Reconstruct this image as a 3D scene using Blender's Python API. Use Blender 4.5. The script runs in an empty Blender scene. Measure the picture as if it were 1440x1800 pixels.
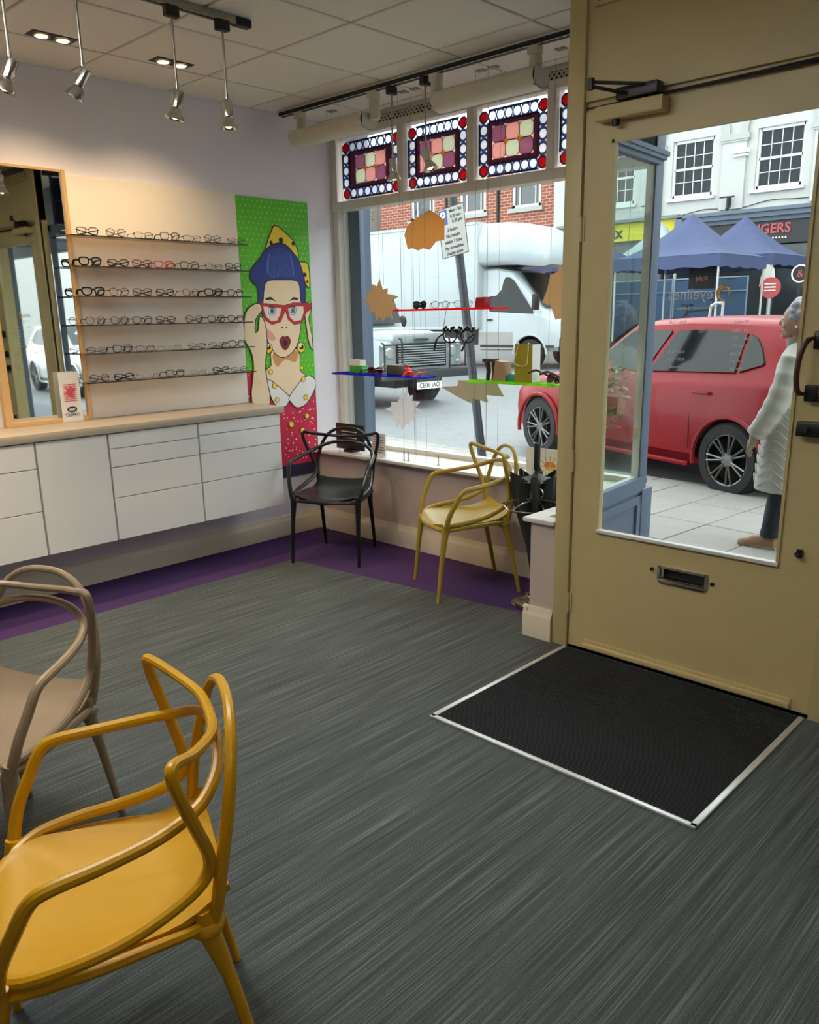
import bpy, bmesh, math, random
from mathutils import Vector, Matrix, Euler
R = math.radians
rnd = random.Random(7)
SC = bpy.context.scene
COL = SC.collection
# ---------------------------------------------------------------- camera
cd = bpy.data.cameras.new('camera'); cam = bpy.data.objects.new('camera', cd); COL.objects.link(cam)
SC.camera = cam
cd.sensor_fit = 'HORIZONTAL'; cd.sensor_width = 36.0; cd.lens = 35.986; cd.shift_y = 0.0227
cd.clip_start = 0.05; cd.clip_end = 300
cam.matrix_world = Matrix(((0.7241367, -0.1633177, 0.6700398, 0), (0.6894464, 0.1954057, -0.6974813, 0), (-0.0170185, 0.9670284, 0.2540993, 1.6), (0, 0, 0, 1)))
# ---------------------------------------------------------------- exposure and sky
vs = SC.view_settings
SC.display_settings.display_device = 'sRGB'
vs.view_transform = 'Standard'; vs.look = 'None'; vs.exposure = 0.5; vs.gamma = 1.0; vs.use_curve_mapping = False
W = bpy.data.worlds.new('overcast_sky'); SC.world = W; W.use_nodes = True
nt = W.node_tree; bg = nt.nodes['Background']
tc = nt.nodes.new('ShaderNodeTexCoord'); mp = nt.nodes.new('ShaderNodeMapping'); nz = nt.nodes.new('ShaderNodeTexNoise')
nz.inputs['Scale'].default_value = 2.2; nz.inputs['Detail'].default_value = 5
cr = nt.nodes.new('ShaderNodeValToRGB')
cr.color_ramp.elements[0].color = (0.80, 0.85, 0.92, 1); cr.color_ramp.elements[1].color = (0.98, 0.99, 1.0, 1)
cr.color_ramp.elements[0].position = 0.3; cr.color_ramp.elements[1].position = 0.7
nt.links.new(tc.outputs['Generated'], mp.inputs[0]); nt.links.new(mp.outputs[0], nz.inputs['Vector'])
nt.links.new(nz.outputs['Fac'], cr.inputs[0]); nt.links.new(cr.outputs[0], bg.inputs[0])
SKY = 3.4
bg.inputs[1].default_value = SKY
# ---------------------------------------------------------------- helpers
def lin(h):
    h = h.lstrip('#'); o = []
    for i in (0, 2, 4):
        c = int(h[i:i+2], 16) / 255
        o.append(c / 12.92 if c <= 0.04045 else ((c + 0.055) / 1.055) ** 2.4)
    return (o[0], o[1], o[2], 1.0)
MATS = {}
def mat(name, col, rough=0.5, metal=0.0, var=0.06, scale=12.0, bump=0.0, bscale=80.0, trans=0.0, coat=0.0, spec=0.5, emit=0.0, ecol=None, k=1.0):
    if name in MATS: return MATS[name]
    m = bpy.data.materials.new(name); m.use_nodes = True; MATS[name] = m
    t = m.node_tree; b = t.nodes['Principled BSDF']
    c = lin(col); c = (c[0]*k, c[1]*k, c[2]*k, 1.0)
    b.inputs['Roughness'].default_value = rough; b.inputs['Metallic'].default_value = metal
    b.inputs['Specular IOR Level'].default_value = spec
    b.inputs['Coat Weight'].default_value = coat; b.inputs['Coat Roughness'].default_value = 0.04
    b.inputs['Transmission Weight'].default_value = trans
    b.inputs['Base Color'].default_value = c
    if emit:
        b.inputs['Emission Color'].default_value = lin(ecol or col); b.inputs['Emission Strength'].default_value = emit
    if var > 0:
        g = t.nodes.new('ShaderNodeTexCoord'); n = t.nodes.new('ShaderNodeTexNoise')
        n.inputs['Scale'].default_value = scale; n.inputs['Detail'].default_value = 3
        x = t.nodes.new('ShaderNodeMix'); x.data_type = 'RGBA'
        x.inputs[6].default_value = tuple(v * (1 - var) for v in c[:3]) + (1,)
        x.inputs[7].default_value = tuple(min(1, v * (1 + var)) for v in c[:3]) + (1,)
        t.links.new(g.outputs['Object'], n.inputs['Vector']); t.links.new(n.outputs['Fac'], x.inputs[0])
        t.links.new(x.outputs[2], b.inputs['Base Color'])
    if bump > 0:
        g2 = t.nodes.new('ShaderNodeTexCoord'); n2 = t.nodes.new('ShaderNodeTexNoise'); n2.inputs['Scale'].default_value = bscale
        bp = t.nodes.new('ShaderNodeBump'); bp.inputs['Strength'].default_value = bump; bp.inputs['Distance'].default_value = 0.01
        t.links.new(g2.outputs['Object'], n2.inputs['Vector']); t.links.new(n2.outputs['Fac'], bp.inputs['Height'])
        t.links.new(bp.outputs[0], b.inputs['Normal'])
    return m
def clear(name, tint='ffffff', gloss=0.9, rough=0.0, ior=1.45):
    if name in MATS: return MATS[name]
    m = bpy.data.materials.new(name); m.use_nodes = True; MATS[name] = m
    t = m.node_tree; t.nodes.remove(t.nodes['Principled BSDF']); o = t.nodes['Material Output']
    tr = t.nodes.new('ShaderNodeBsdfTransparent'); tr.inputs[0].default_value = lin(tint)
    gl = t.nodes.new('ShaderNodeBsdfGlossy'); gl.inputs['Roughness'].default_value = rough; gl.inputs[0].default_value = (gloss, gloss, gloss, 1)
    # Schlick reflectance that is the same from either side of the sheet
    lw = t.nodes.new('ShaderNodeLayerWeight'); lw.inputs[0].default_value = 0.5
    pw = t.nodes.new('ShaderNodeMath'); pw.operation = 'POWER'; pw.inputs[1].default_value = 5.0
    fr = t.nodes.new('ShaderNodeMath'); fr.operation = 'MULTIPLY_ADD'; fr.inputs[1].default_value = 0.9; fr.inputs[2].default_value = 0.025
    t.links.new(lw.outputs['Facing'], pw.inputs[0]); t.links.new(pw.outputs[0], fr.inputs[0])
    mx = t.nodes.new('ShaderNodeMixShader')
    t.links.new(fr.outputs[0], mx.inputs[0]); t.links.new(tr.outputs[0], mx.inputs[1]); t.links.new(gl.outputs[0], mx.inputs[2])
    t.links.new(mx.outputs[0], o.inputs[0])
    return m
def stain(name, col, clearness=0.4, var=0.15):
    """coloured window glass: part clear tint, part frosted"""
    if name in MATS: return MATS[name]
    m = bpy.data.materials.new(name); m.use_nodes = True; MATS[name] = m
    t = m.node_tree; t.nodes.remove(t.nodes['Principled BSDF']); o = t.nodes['Material Output']
    c = lin(col)
    g = t.nodes.new('ShaderNodeTexCoord'); n = t.nodes.new('ShaderNodeTexNoise'); n.inputs['Scale'].default_value = 60
    x = t.nodes.new('ShaderNodeMix'); x.data_type = 'RGBA'
    x.inputs[6].default_value = tuple(v * (1 - var) for v in c[:3]) + (1,); x.inputs[7].default_value = tuple(min(1, v * (1 + var)) for v in c[:3]) + (1,)
    t.links.new(g.outputs['Object'], n.inputs['Vector']); t.links.new(n.outputs['Fac'], x.inputs[0])
    tr = t.nodes.new('ShaderNodeBsdfTransparent'); tl = t.nodes.new('ShaderNodeBsdfTranslucent'); gl = t.nodes.new('ShaderNodeBsdfGlossy')
    gl.inputs['Roughness'].default_value = 0.08
    t.links.new(x.outputs[2], tr.inputs[0]); t.links.new(x.outputs[2], tl.inputs[0])
    m1 = t.nodes.new('ShaderNodeMixShader'); m1.inputs[0].default_value = 1 - clearness
    t.links.new(tr.outputs[0], m1.inputs[1]); t.links.new(tl.outputs[0], m1.inputs[2])
    m2 = t.nodes.new('ShaderNodeMixShader'); m2.inputs[0].default_value = 0.05
    t.links.new(m1.outputs[0], m2.inputs[1]); t.links.new(gl.outputs[0], m2.inputs[2]); t.links.new(m2.outputs[0], o.inputs[0])
    return m

def card(name, col, thin=0.4):
    """thin card: mostly matt, lets some daylight through"""
    m = mat(name, col, 0.8, var=0.06, scale=14); t = m.node_tree; b = t.nodes['Principled BSDF']; o = t.nodes['Material Output']
    tl = t.nodes.new('ShaderNodeBsdfTranslucent'); tl.inputs[0].default_value = lin(col)
    mx = t.nodes.new('ShaderNodeMixShader'); mx.inputs[0].default_value = thin
    t.links.new(b.outputs[0], mx.inputs[1]); t.links.new(tl.outputs[0], mx.inputs[2]); t.links.new(mx.outputs[0], o.inputs[0]); return m

def catmull(pts, n=6, closed=False):
    P = [Vector(p) for p in pts]; out = []
    N = len(P)
    rng = range(N) if closed else range(N - 1)
    for i in rng:
        if closed: a, b, c, d = P[(i-1) % N], P[i], P[(i+1) % N], P[(i+2) % N]
        else: a, b, c, d = P[max(i-1, 0)], P[i], P[i+1], P[min(i+2, N-1)]
        for k in range(n):
            t = k / n
            out.append(0.5 * ((2*b) + (c-a)*t + (2*a-5*b+4*c-d)*t*t + (3*b-a-3*c+d)*t**3))
    if not closed: out.append(P[-1].copy())
    return out

ORG = {}
class B:
    def __init__(s): s.v = []; s.f = []; s.m = []
    def add(s, vs, fs, mi=0):
        o = len(s.v); s.v += [tuple(v) for v in vs]
        for f in fs: s.f.append(tuple(i + o for i in f)); s.m.append(mi)
        return s
    def bx(s, x0, x1, y0, y1, z0, z1, mi=0, bev=0.0, seg=2):
        if x0 > x1: x0, x1 = x1, x0
        if y0 > y1: y0, y1 = y1, y0
        if z0 > z1: z0, z1 = z1, z0
        if bev > 0:
            bm = bmesh.new(); bmesh.ops.create_cube(bm, size=1)
            bmesh.ops.scale(bm, vec=(x1-x0, y1-y0, z1-z0), verts=bm.verts)
            bmesh.ops.translate(bm, vec=((x0+x1)/2, (y0+y1)/2, (z0+z1)/2), verts=bm.verts)
            bmesh.ops.bevel(bm, geom=list(bm.edges), offset=bev, segments=seg, affect='EDGES', profile=0.5)
            bm.verts.ensure_lookup_table(); bm.verts.index_update()
            s.add([v.co[:] for v in bm.verts], [[v.index for v in f.verts] for f in bm.faces], mi); bm.free(); return s
        v = [(x0,y0,z0),(x1,y0,z0),(x1,y1,z0),(x0,y1,z0),(x0,y0,z1),(x1,y0,z1),(x1,y1,z1),(x0,y1,z1)]
        return s.add(v, [(3,2,1,0),(4,5,6,7),(0,1,5,4),(1,2,6,5),(2,3,7,6),(3,0,4,7)], mi)
    def box(s, c, d, mi=0, bev=0.0, M=None):
        t = B(); t.bx(-d[0]/2, d[0]/2, -d[1]/2, d[1]/2, -d[2]/2, d[2]/2, 0, bev)
        Mx = Matrix.Translation(c) @ (M.to_4x4() if M else Matrix())
        return s.add([(Mx @ Vector(v))[:] for v in t.v], t.f, mi)
    def tube(s, pts, r, n=8, closed=False, mi=0, flat=1.0, caps=True, up=None):
        P = [Vector(p) for p in pts]; N = len(P)
        rr = r if isinstance(r, (list, tuple)) else [r] * N
        vs = []; prev = None
        for i in range(N):
            if closed: t = P[(i+1) % N] - P[i-1]
            else: t = P[min(i+1, N-1)] - P[max(i-1, 0)]
            if t.length < 1e-9: t = Vector((0, 0, 1))
            t.normalize()
            if prev is None:
                a = Vector(up) if up else (Vector((0, 0, 1)) if abs(t.z) < 0.9 else Vector((1, 0, 0)))
                u = (a - t * a.dot(t)).normalized()
            else:
                u = prev - t * prev.dot(t)
                u = u.normalized() if u.length > 1e-6 else t.orthogonal().normalized()
            prev = u; w = t.cross(u)
            for k in range(n):
                an = 2 * math.pi * k / n
                vs.append(P[i] + u * math.cos(an) * rr[i] + w * math.sin(an) * rr[i] * flat)
        fs = []
        for i in range(N if closed else N - 1):
            j = (i + 1) % N
            for k in range(n):
                q = (k + 1) % n; fs.append((i*n+k, i*n+q, j*n+q, j*n+k))
        if caps and not closed:
            fs.append(tuple(range(n-1, -1, -1))); fs.append(tuple((N-1)*n + k for k in range(n)))
        return s.add(vs, fs, mi)
    def cyl(s, a, b, r, r2=None, n=12, mi=0):
        return s.tube([a, b], [r, r if r2 is None else r2], n, mi=mi)
    def lathe(s, prof, c=(0,0,0), n=20, mi=0, M=None, sx=1, sy=1):
        vs = []; fs = []
        for (r, z) in prof:
            for k in range(n):
                a = 2*math.pi*k/n; p = Vector((r*math.cos(a)*sx, r*math.sin(a)*sy, z))
                if M is not None: p = M @ p
                vs.append(p + Vector(c))
        for i in range(len(prof)-1):
            for k in range(n):
                q = (k+1) % n; fs.append((i*n+k, i*n+q, (i+1)*n+q, (i+1)*n+k))
        if tuple(prof[0]) == tuple(prof[-1]): return s.add(vs, fs, mi)
        if prof[0][0] > 1e-5: fs.append(tuple(range(n-1, -1, -1)))
        if prof[-1][0] > 1e-5: fs.append(tuple((len(prof)-1)*n+k for k in range(n)))
        return s.add(vs, fs, mi)
    def sph(s, c, r, nu=14, nv=9, mi=0, M=None):
        r = r if isinstance(r, (tuple, list)) else (r, r, r)
        vs = []; fs = []
        for i in range(nv+1):
            th = math.pi*i/nv
            for k in range(nu):
                a = 2*math.pi*k/nu; p = Vector((r[0]*math.sin(th)*math.cos(a), r[1]*math.sin(th)*math.sin(a), -r[2]*math.cos(th)))
                if M is not None: p = M @ p
                vs.append(p + Vector(c))
        for i in range(nv):
            for k in range(nu):
                q = (k+1) % nu; fs.append((i*nu+k, i*nu+q, (i+1)*nu+q, (i+1)*nu+k))
        return s.add(vs, fs, mi)
    def prism(s, poly, fn, w0, w1, mi=0, side=None):
        n = len(poly); vs = [fn(u, v, w0) for u, v in poly] + [fn(u, v, w1) for u, v in poly]
        s.add(vs, [tuple(range(n-1, -1, -1)), tuple(range(n, 2*n))], mi)
        s.add(vs, [(i, (i+1) % n, n+(i+1) % n, n+i) for i in range(n)], mi if side is None else side)
        return s
    def poly(s, pts, mi=0): return s.add(pts, [tuple(range(len(pts)))], mi)
    def loft(s, rings, closed=True, caps=True, mi=0):
        n = len(rings[0]); vs = [p for r in rings for p in r]; fs = []
        for i in range(len(rings)-1):
            for k in range(n if closed else n-1):
                q = (k+1) % n; fs.append((i*n+k, i*n+q, (i+1)*n+q, (i+1)*n+k))
        if caps and closed:
            fs.append(tuple(range(n-1, -1, -1))); fs.append(tuple((len(rings)-1)*n+k for k in range(n)))
        return s.add(vs, fs, mi)
    def mesh(s, name, mats, smooth=True, fix=True, sharp=35):
        me = bpy.data.meshes.new(name); me.from_pydata(s.v, [], s.f)
        ms = mats if isinstance(mats, (list, tuple)) else [mats]
        for m in ms: me.materials.append(m)
        if len(ms) > 1: me.polygons.foreach_set('material_index', s.m)
        if fix:
            bm = bmesh.new(); bm.from_mesh(me)
            bmesh.ops.recalc_face_normals(bm, faces=bm.faces)
            bm.to_mesh(me); bm.free()
        if smooth:
            me.shade_smooth(); me.set_sharp_from_angle(angle=R(sharp))
        me.update(); return me
    def obj(s, name, mats, parent=None, kind=None, label=None, smooth=True, fix=True, sharp=35):
        """world-authored mesh object; its origin is its parent's origin, or its own base centre when top-level"""
        if parent is not None: o0 = ORG.get(parent.name, Vector())
        elif s.v:
            xs, ys, zs = zip(*s.v); o0 = Vector(((min(xs)+max(xs))/2, (min(ys)+max(ys))/2, min(zs)))
        else: o0 = Vector()
        s.v = [(x-o0.x, y-o0.y, z-o0.z) for x, y, z in s.v]
        me = s.mesh(name, mats, smooth, fix, sharp)
        o = bpy.data.objects.new(name, me); COL.objects.link(o)
        if parent is not None: o.parent = parent
        else: o.location = o0
        ORG[o.name] = o0
        if kind: o['kind'] = kind
        if label: o['label'] = label
        return o
def tag(o, label, cat, group=None):
    o['label'] = label; o['category'] = cat
    if group: o['group'] = group
    return o
def thing(name, loc, label, cat, group=None, rz=0.0, local=False):
    o = bpy.data.objects.new(name, None); COL.objects.link(o); o.location = loc; o.rotation_euler = (0, 0, rz)
    o.empty_display_size = 0.05
    ORG[o.name] = Vector() if local else Vector(loc)
    return tag(o, label, cat, group) if label else o
def struct(name, loc=(0,0,0)):
    o = thing(name, loc, None, None); o['kind'] = 'structure'; return o
def piece(me, name, parent, loc=(0,0,0), rot=(0,0,0), sc=None):
    """one more object of a shared mesh, placed in world coordinates under parent"""
    o = bpy.data.objects.new(name, me); COL.objects.link(o); o.parent = parent
    o.location = Vector(loc) - ORG.get(parent.name, Vector()); o.rotation_euler = rot
    if sc: o.scale = sc
    ORG[o.name] = Vector(loc)
    return o
def copytree(o, parent=None, name=None):
    c = o.copy(); COL.objects.link(c)
    if parent is not None: c.parent = parent
    ORG[c.name] = ORG.get(o.name, Vector())
    for ch in o.children: copytree(ch, c)
    return c
def text(body, size, M, m, name='lettering', parent=None, depth=0.0006, align='CENTER', bold=0.0, sx=1.0, spacing=1.0):
    cu = bpy.data.curves.new('t', 'FONT'); cu.body = body; cu.size = size; cu.align_x = align; cu.align_y = 'CENTER'
    cu.extrude = depth; cu.offset = bold; cu.space_character = spacing; cu.resolution_u = 3
    to = bpy.data.objects.new('t', cu); COL.objects.link(to)
    dg = bpy.context.evaluated_depsgraph_get()
    me = bpy.data.meshes.new_from_object(to.evaluated_get(dg)); bpy.data.objects.remove(to)
    me.name = name; me.materials.clear(); me.materials.append(m)
    o0 = ORG.get(parent.name, Vector()) if parent is not None else Vector()
    me.transform(Matrix.Translation(-o0) @ M @ Matrix.Diagonal((sx, 1, 1, 1)))
    o = bpy.data.objects.new(name, me); COL.objects.link(o)
    if parent is not None: o.parent = parent
    ORG[o.name] = o0
    return o
def frameM(o, u, v):
    u = Vector(u).normalized(); v = Vector(v).normalized(); w = u.cross(v)
    return Matrix(((u.x, v.x, w.x, o[0]), (u.y, v.y, w.y, o[1]), (u.z, v.z, w.z, o[2]), (0, 0, 0, 1)))
def spot(loc, aim, power, col, parent=None, angle=110, blend=0.6, size=0.03):
    l = bpy.data.lights.new('lamp', 'SPOT'); l.energy = power; l.color = col; l.spot_size = R(angle); l.spot_blend = blend; l.shadow_soft_size = size
    o = bpy.data.objects.new('lamp', l); COL.objects.link(o)
    d = Vector(aim).normalized(); o.rotation_euler = d.to_track_quat('-Z', 'Y').to_euler()
    if parent is not None: o.parent = parent; o.location = Vector(loc) - ORG.get(parent.name, Vector())
    else: o.location = loc
    return o
WARM = (1.0, 0.72, 0.40); SOFT = (1.0, 0.90, 0.76)
# ---------------------------------------------------------------- room dimensions (metres, camera stands at x = y = 0)
XL = -4.856; XR = 3.2; YB = -4.2; YG = 4.17; ZC = 2.945; YD = 3.27
# ---------------------------------------------------------------- materials of the room
m_wall = mat('lilac_white_paint', 'F0ECF4', 0.75, var=0.03, scale=3, bump=0.05, bscale=200)
m_wall2 = mat('mushroom_paint', 'CDBCB2', 0.75, var=0.03, scale=3, bump=0.05, bscale=200)
m_cream = mat('cream_gloss_paint', 'D0BD88', 0.38, var=0.05, scale=5, bump=0.04, bscale=40)
m_skirt = mat('cream_skirting_paint', 'EADFC8', 0.42, var=0.04, scale=5)
m_white = mat('white_paint', 'E6E4E0', 0.45, var=0.03, scale=6)
m_frame = mat('window_frame_paint', 'E2DCD0', 0.5, var=0.05, scale=6)
m_tile = mat('ceiling_tile_board', 'EAE5DA', 0.9, var=0.05, scale=180, bump=0.12, bscale=300)
m_tbar = mat('ceiling_grid_shadow_gap', 'A8A294', 0.7, var=0.05)
m_black = mat('black_plastic', '141416', 0.45, var=0.1)
m_blackmetal = mat('black_iron', '1A1817', 0.4, metal=0.3, var=0.1)
m_chrome = mat('chrome', 'D8D4CC', 0.14, metal=1.0, var=0.02)
m_steel = mat('brushed_steel', 'A9A59C', 0.32, metal=1.0, var=0.05)
m_alu = mat('aluminium_trim', 'D9DADA', 0.35, metal=0.5, var=0.04)
m_bulb = mat('lamp_glow', 'FFE3A6', 0.5, var=0, emit=5.0, ecol='FFD890')
m_glass = clear('clear_glass', 'F4F9F7', 0.8)
m_bluegrey = mat('blue_grey_shopfront_paint', '5A687E', 0.45, var=0.06, scale=5)
m_lens = clear('spectacle_lens', 'F2F4F4', 0.7)
m_exwall = mat('shop_outside_render', 'BDB8AE', 0.9, var=0.08)

def carpet_mat():
    m = bpy.data.materials.new('dark_grey_striped_carpet'); m.use_nodes = True; t = m.node_tree; b = t.nodes['Principled BSDF']
    b.inputs['Roughness'].default_value = 0.95; b.inputs['Specular IOR Level'].default_value = 0.15
    g = t.nodes.new('ShaderNodeTexCoord')
    def noise(sx, sy, sc, det=2):
        mp = t.nodes.new('ShaderNodeMapping'); mp.inputs['Scale'].default_value = (sx, sy, 1)
        n = t.nodes.new('ShaderNodeTexNoise'); n.inputs['Scale'].default_value = sc; n.inputs['Detail'].default_value = det
        t.links.new(g.outputs['Object'], mp.inputs[0]); t.links.new(mp.outputs[0], n.inputs['Vector']); return n
    n1 = noise(230, 2.2, 1.0, 3); n2 = noise(1, 1, 420, 2); n3 = noise(40, 0.8, 1.0, 1)
    r1 = t.nodes.new('ShaderNodeValToRGB')
    r1.color_ramp.elements[0].position = 0.42; r1.color_ramp.elements[0].color = lin('4E5453')
    r1.color_ramp.elements[1].position = 0.68; r1.color_ramp.elements[1].color = lin('767D7E')
    e = r1.color_ramp.elements.new(0.56); e.color = lin('5E6463')
    t.links.new(n1.outputs['Fac'], r1.inputs[0])
    mx = t.nodes.new('ShaderNodeMix'); mx.data_type = 'RGBA'; mx.blend_type = 'MULTIPLY'; mx.inputs[0].default_value = 1.0
    r2 = t.nodes.new('ShaderNodeValToRGB'); r2.color_ramp.elements[0].position = 0.3; r2.color_ramp.elements[0].color = (0.45, 0.45, 0.45, 1); r2.color_ramp.elements[1].position = 0.7; r2.color_ramp.elements[1].color = (1.3, 1.3, 1.3, 1)
    t.links.new(n2.outputs['Fac'], r2.inputs[0]); t.links.new(r1.outputs[0], mx.inputs[6]); t.links.new(r2.outputs[0], mx.inputs[7])
    mx2 = t.nodes.new('ShaderNodeMix'); mx2.data_type = 'RGBA'; mx2.blend_type = 'MULTIPLY'; mx2.inputs[0].default_value = 1.0
    r3 = t.nodes.new('ShaderNodeValToRGB'); r3.color_ramp.elements[0].position = 0.35; r3.color_ramp.elements[0].color = (0.85, 0.85, 0.85, 1); r3.color_ramp.elements[1].position = 0.65; r3.color_ramp.elements[1].color = (1.1, 1.1, 1.1, 1)
    t.links.new(n3.outputs['Fac'], r3.inputs[0]); t.links.new(mx.outputs[2], mx2.inputs[6]); t.links.new(r3.outputs[0], mx2.inputs[7])
    t.links.new(mx2.outputs[2], b.inputs['Base Color'])
    bp = t.nodes.new('ShaderNodeBump'); bp.inputs['Strength'].default_value = 0.5; bp.inputs['Distance'].default_value = 0.004
    t.links.new(n2.outputs['Fac'], bp.inputs['Height']); t.links.new(bp.outputs[0], b.inputs['Normal'])
    return m
m_carpet = carpet_mat()
m_purple = mat('purple_carpet', '4E3864', 0.95, var=0.35, scale=260, bump=0.4, bscale=400, spec=0.1)
m_mat = mat('black_mat_rib', '2C2C30', 0.9, var=0.6, scale=350, spec=0.15)
m_matbase = mat('black_mat_base', '0D0D0F', 0.95, var=0.3, spec=0.1)

# ---------------------------------------------------------------- floor, walls, ceiling
fl = struct('floor')
B().bx(XL-0.1, XR, YB, 3.5, -0.12, -0.012).bx(XL-0.1, -2.14, 3.5, 4.06, -0.12, -0.012).obj('subfloor', m_matbase, fl)
cb = B(); cb.add([(-4.30, YB, 0), (XR, YB, 0), (XR, 3.262, 0), (-2.14, 3.262, 0), (-2.30, 3.262, 0), (-2.30, 3.52, 0), (-4.30, 3.31, 0)],
   [(0, 1, 2, 3, 4, 5, 6)])
cb.obj('carpet', m_carpet, fl)
pb = B(); pb.add([(XL, YB, -0.004), (-4.30, YB, -0.004), (-4.30, 3.31, -0.004), (-2.30, 3.52, -0.004), (-2.30, 4.06, -0.004), (XL, 4.06, -0.004)],
   [(0, 1, 2, 3, 4, 5)])
pb.obj('carpet_border', m_purple, fl, label='purple carpet border along the wall')

wl = B().bx(XL-0.15, XL, YB-0.15, 4.45, -0.12, 3.05).obj('wall_left', m_wall, kind='structure')
wb = B().bx(XL, XR, YB-0.15, YB, -0.12, 3.05).obj('wall_back', m_wall2, kind='structure')
wr = B().bx(XR, XR+0.15, YB-0.15, 3.27, -0.12, 3.05).obj('wall_right', m_wall2, kind='structure')
# front wall: low wall under the shop window, its return beside the door, the plaster left of the window, the panel over the door
wf = struct('wall_front')
B().bx(XL, -2.28, 4.05, 4.37, -0.12, 0.60).obj('low_wall', m_wall2, wf)
B().bx(-2.30, -2.155, 3.27, 3.335, -0.12, 0.60).bx(-2.30, -2.25, 3.335, 4.05, -0.12, 0.60).obj('low_wall_return', m_wall2, wf)
B().bx(-2.15, XR, 3.27, 3.33, 2.455, 3.05).bx(-0.915, XR, 3.285, 3.45, -0.12, 2.5).obj('door_fascia', m_cream, wf)
fb = B()
fb.bx(-2.02, XR, 3.252, 3.27, 2.80, 2.815); fb.bx(-2.03, -2.015, 3.25, 3.27, 2.80, 2.945); fb.bx(-1.98, XR, 3.258, 3.27, 2.835, 2.845)
fb.bx(-1.97, XR, 3.262, 3.272, 2.85, 2.93)
fb.obj('panel_moulding', m_cream, wf)
B().bx(-1.96, XR, 3.258, 3.2625, 2.87, 2.925).obj('fanlight_pane', mat('dark_fanlight_glass', '23262B', 0.15, var=0.1), wf, label='dark fanlight above the door')
B().bx(XL, -2.2, 4.30, 4.54, 2.94, 3.3).bx(-2.3, XR, 3.33, 4.54, 3.0, 3.3).bx(XL-0.15, -2.15, 4.54, 4.62, 2.95, 4.2).bx(-2.15, XR, 4.54, 4.62, 3.0, 4.2).obj('facade_over_window', m_exwall, wf)
B().bx(-0.86, XR, 3.45, 4.25, 0.0, 0.62).bx(-0.86, -0.78, 4.17, 4.25, 0.0, 3.05).bx(-0.86, -0.80, 3.45, 3.52, 0.0, 3.05).bx(-0.85, -0.79, 3.45, 4.2, 2.33, 2.40).bx(-0.86, XR, 4.18, 4.25, 2.33, 3.05).obj('lobby_right_return', m_bluegrey, wf)

ce = struct('ceiling')
B().bx(XL-0.15, XR+0.15, YB-0.15, 3.27, ZC+0.012, ZC+0.2).bx(XL-0.15, -2.155, 3.27, 4.54, ZC+0.012, ZC+0.2).obj('ceiling_slab', m_tbar, ce)
gx0, gy0, g = -4.41, 2.372, 0.6095
me_tile = B().bx(-0.2975, 0.2975, -0.2975, 0.2975, 0, 0.02, bev=0.004, seg=1).mesh('ceiling_tile', m_tile)
tiles = []
for i in range(-1, 13):
    for j in range(-11, 5):
        x0, y0 = gx0 + g*i, gy0 + g*(j-1)
        xa, xb, ya, yb = max(x0, XL), min(x0+g, XR), max(y0, YB), min(y0+g, 4.285)
        cx = (x0+x0+g)/2
        if cx > -2.15 and yb > 3.27: yb = 3.265
        if xb-xa < 0.05 or yb-ya < 0.05: continue
        if abs(xb-xa-g) < 1e-3 and abs(yb-ya-g) < 1e-3:
            piece(me_tile, 'ceiling_tile', ce, ((xa+xb)/2, (ya+yb)/2, ZC))
        else:
            B().bx(xa+0.006, xb-0.006, ya+0.006, yb-0.006, ZC, ZC+0.02).obj('ceiling_tile', m_tile, ce)

def skirting(name, a, b, n, m=m_skirt, h=0.155):
    """moulded skirting board from a to b; n points into the room"""
    a, b, n = Vector(a), Vector(b), Vector(n)
    prof = [(0, 0), (0.026, 0), (0.026, h*0.72), (0.022, h*0.78), (0.012, h*0.9), (0.010, h), (0, h)]
    t = B(); t.loft([[a + n*u + Vector((0, 0, z)) for u, z in prof], [b + n*u + Vector((0, 0, z)) for u, z in prof]])
    return t.obj(name, m, kind='structure')
skirting('baseboard_left', (XL, YB, 0), (XL, 4.05, 0), (1, 0, 0), h=0.15)
skirting('baseboard_front', (XL+0.026, 4.05, 0), (-2.30, 4.05, 0), (0, -1, 0))
s = skirting('baseboard_return', (-2.30, 4.02, 0), (-2.30, 3.25, 0), (-1, 0, 0))
skirting('baseboard_pier', (-2.325, 3.27, 0), (-2.155, 3.27, 0), (0, -1, 0), h=0.16)
skirting('baseboard_right', (-0.845, 3.285, 0), (XR, 3.285, 0), (0, -1, 0), h=0.16)

# ---------------------------------------------------------------- shop window
w1 = struct('window_1')
fr = B()
fr.bx(-4.85, -4.795, 4.29, 4.39, 0.62, 2.88); fr.bx(-2.305, -2.26, 4.26, 4.345, 0.62, 2.88)
fr.bx(-4.84, -2.285, 4.27, 4.37, 2.346, 2.4076, bev=0.006); fr.bx(-4.84, -2.285, 4.29, 4.37, 2.83, 2.875); fr.bx(-4.84, -2.285, 4.31, 4.37, 0.62, 0.655)
for x in (-4.136, -3.529, -2.932): fr.bx(x-0.0283, x+0.0283, 4.275, 4.37, 2.4, 2.84, bev=0.005)
fr.bx(-4.84, -2.285, 4.295, 4.37, 2.93, 2.96)
fr.obj('window_frame', m_frame, w1)
B().bx(-4.80, -2.30, 4.335, 4.343, 0.65, 2.35).obj('pane', m_glass, w1)
B().bx(XL+0.001, -2.28, 3.985, 4.315, 0.60, 0.622, bev=0.004).bx(-2.335, -2.152, 3.245, 3.335, 0.60, 0.622, bev=0.004).bx(-2.335, -2.24, 3.33, 3.99, 0.60, 0.622, bev=0.004).obj('window_sill', m_white, w1)
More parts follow.
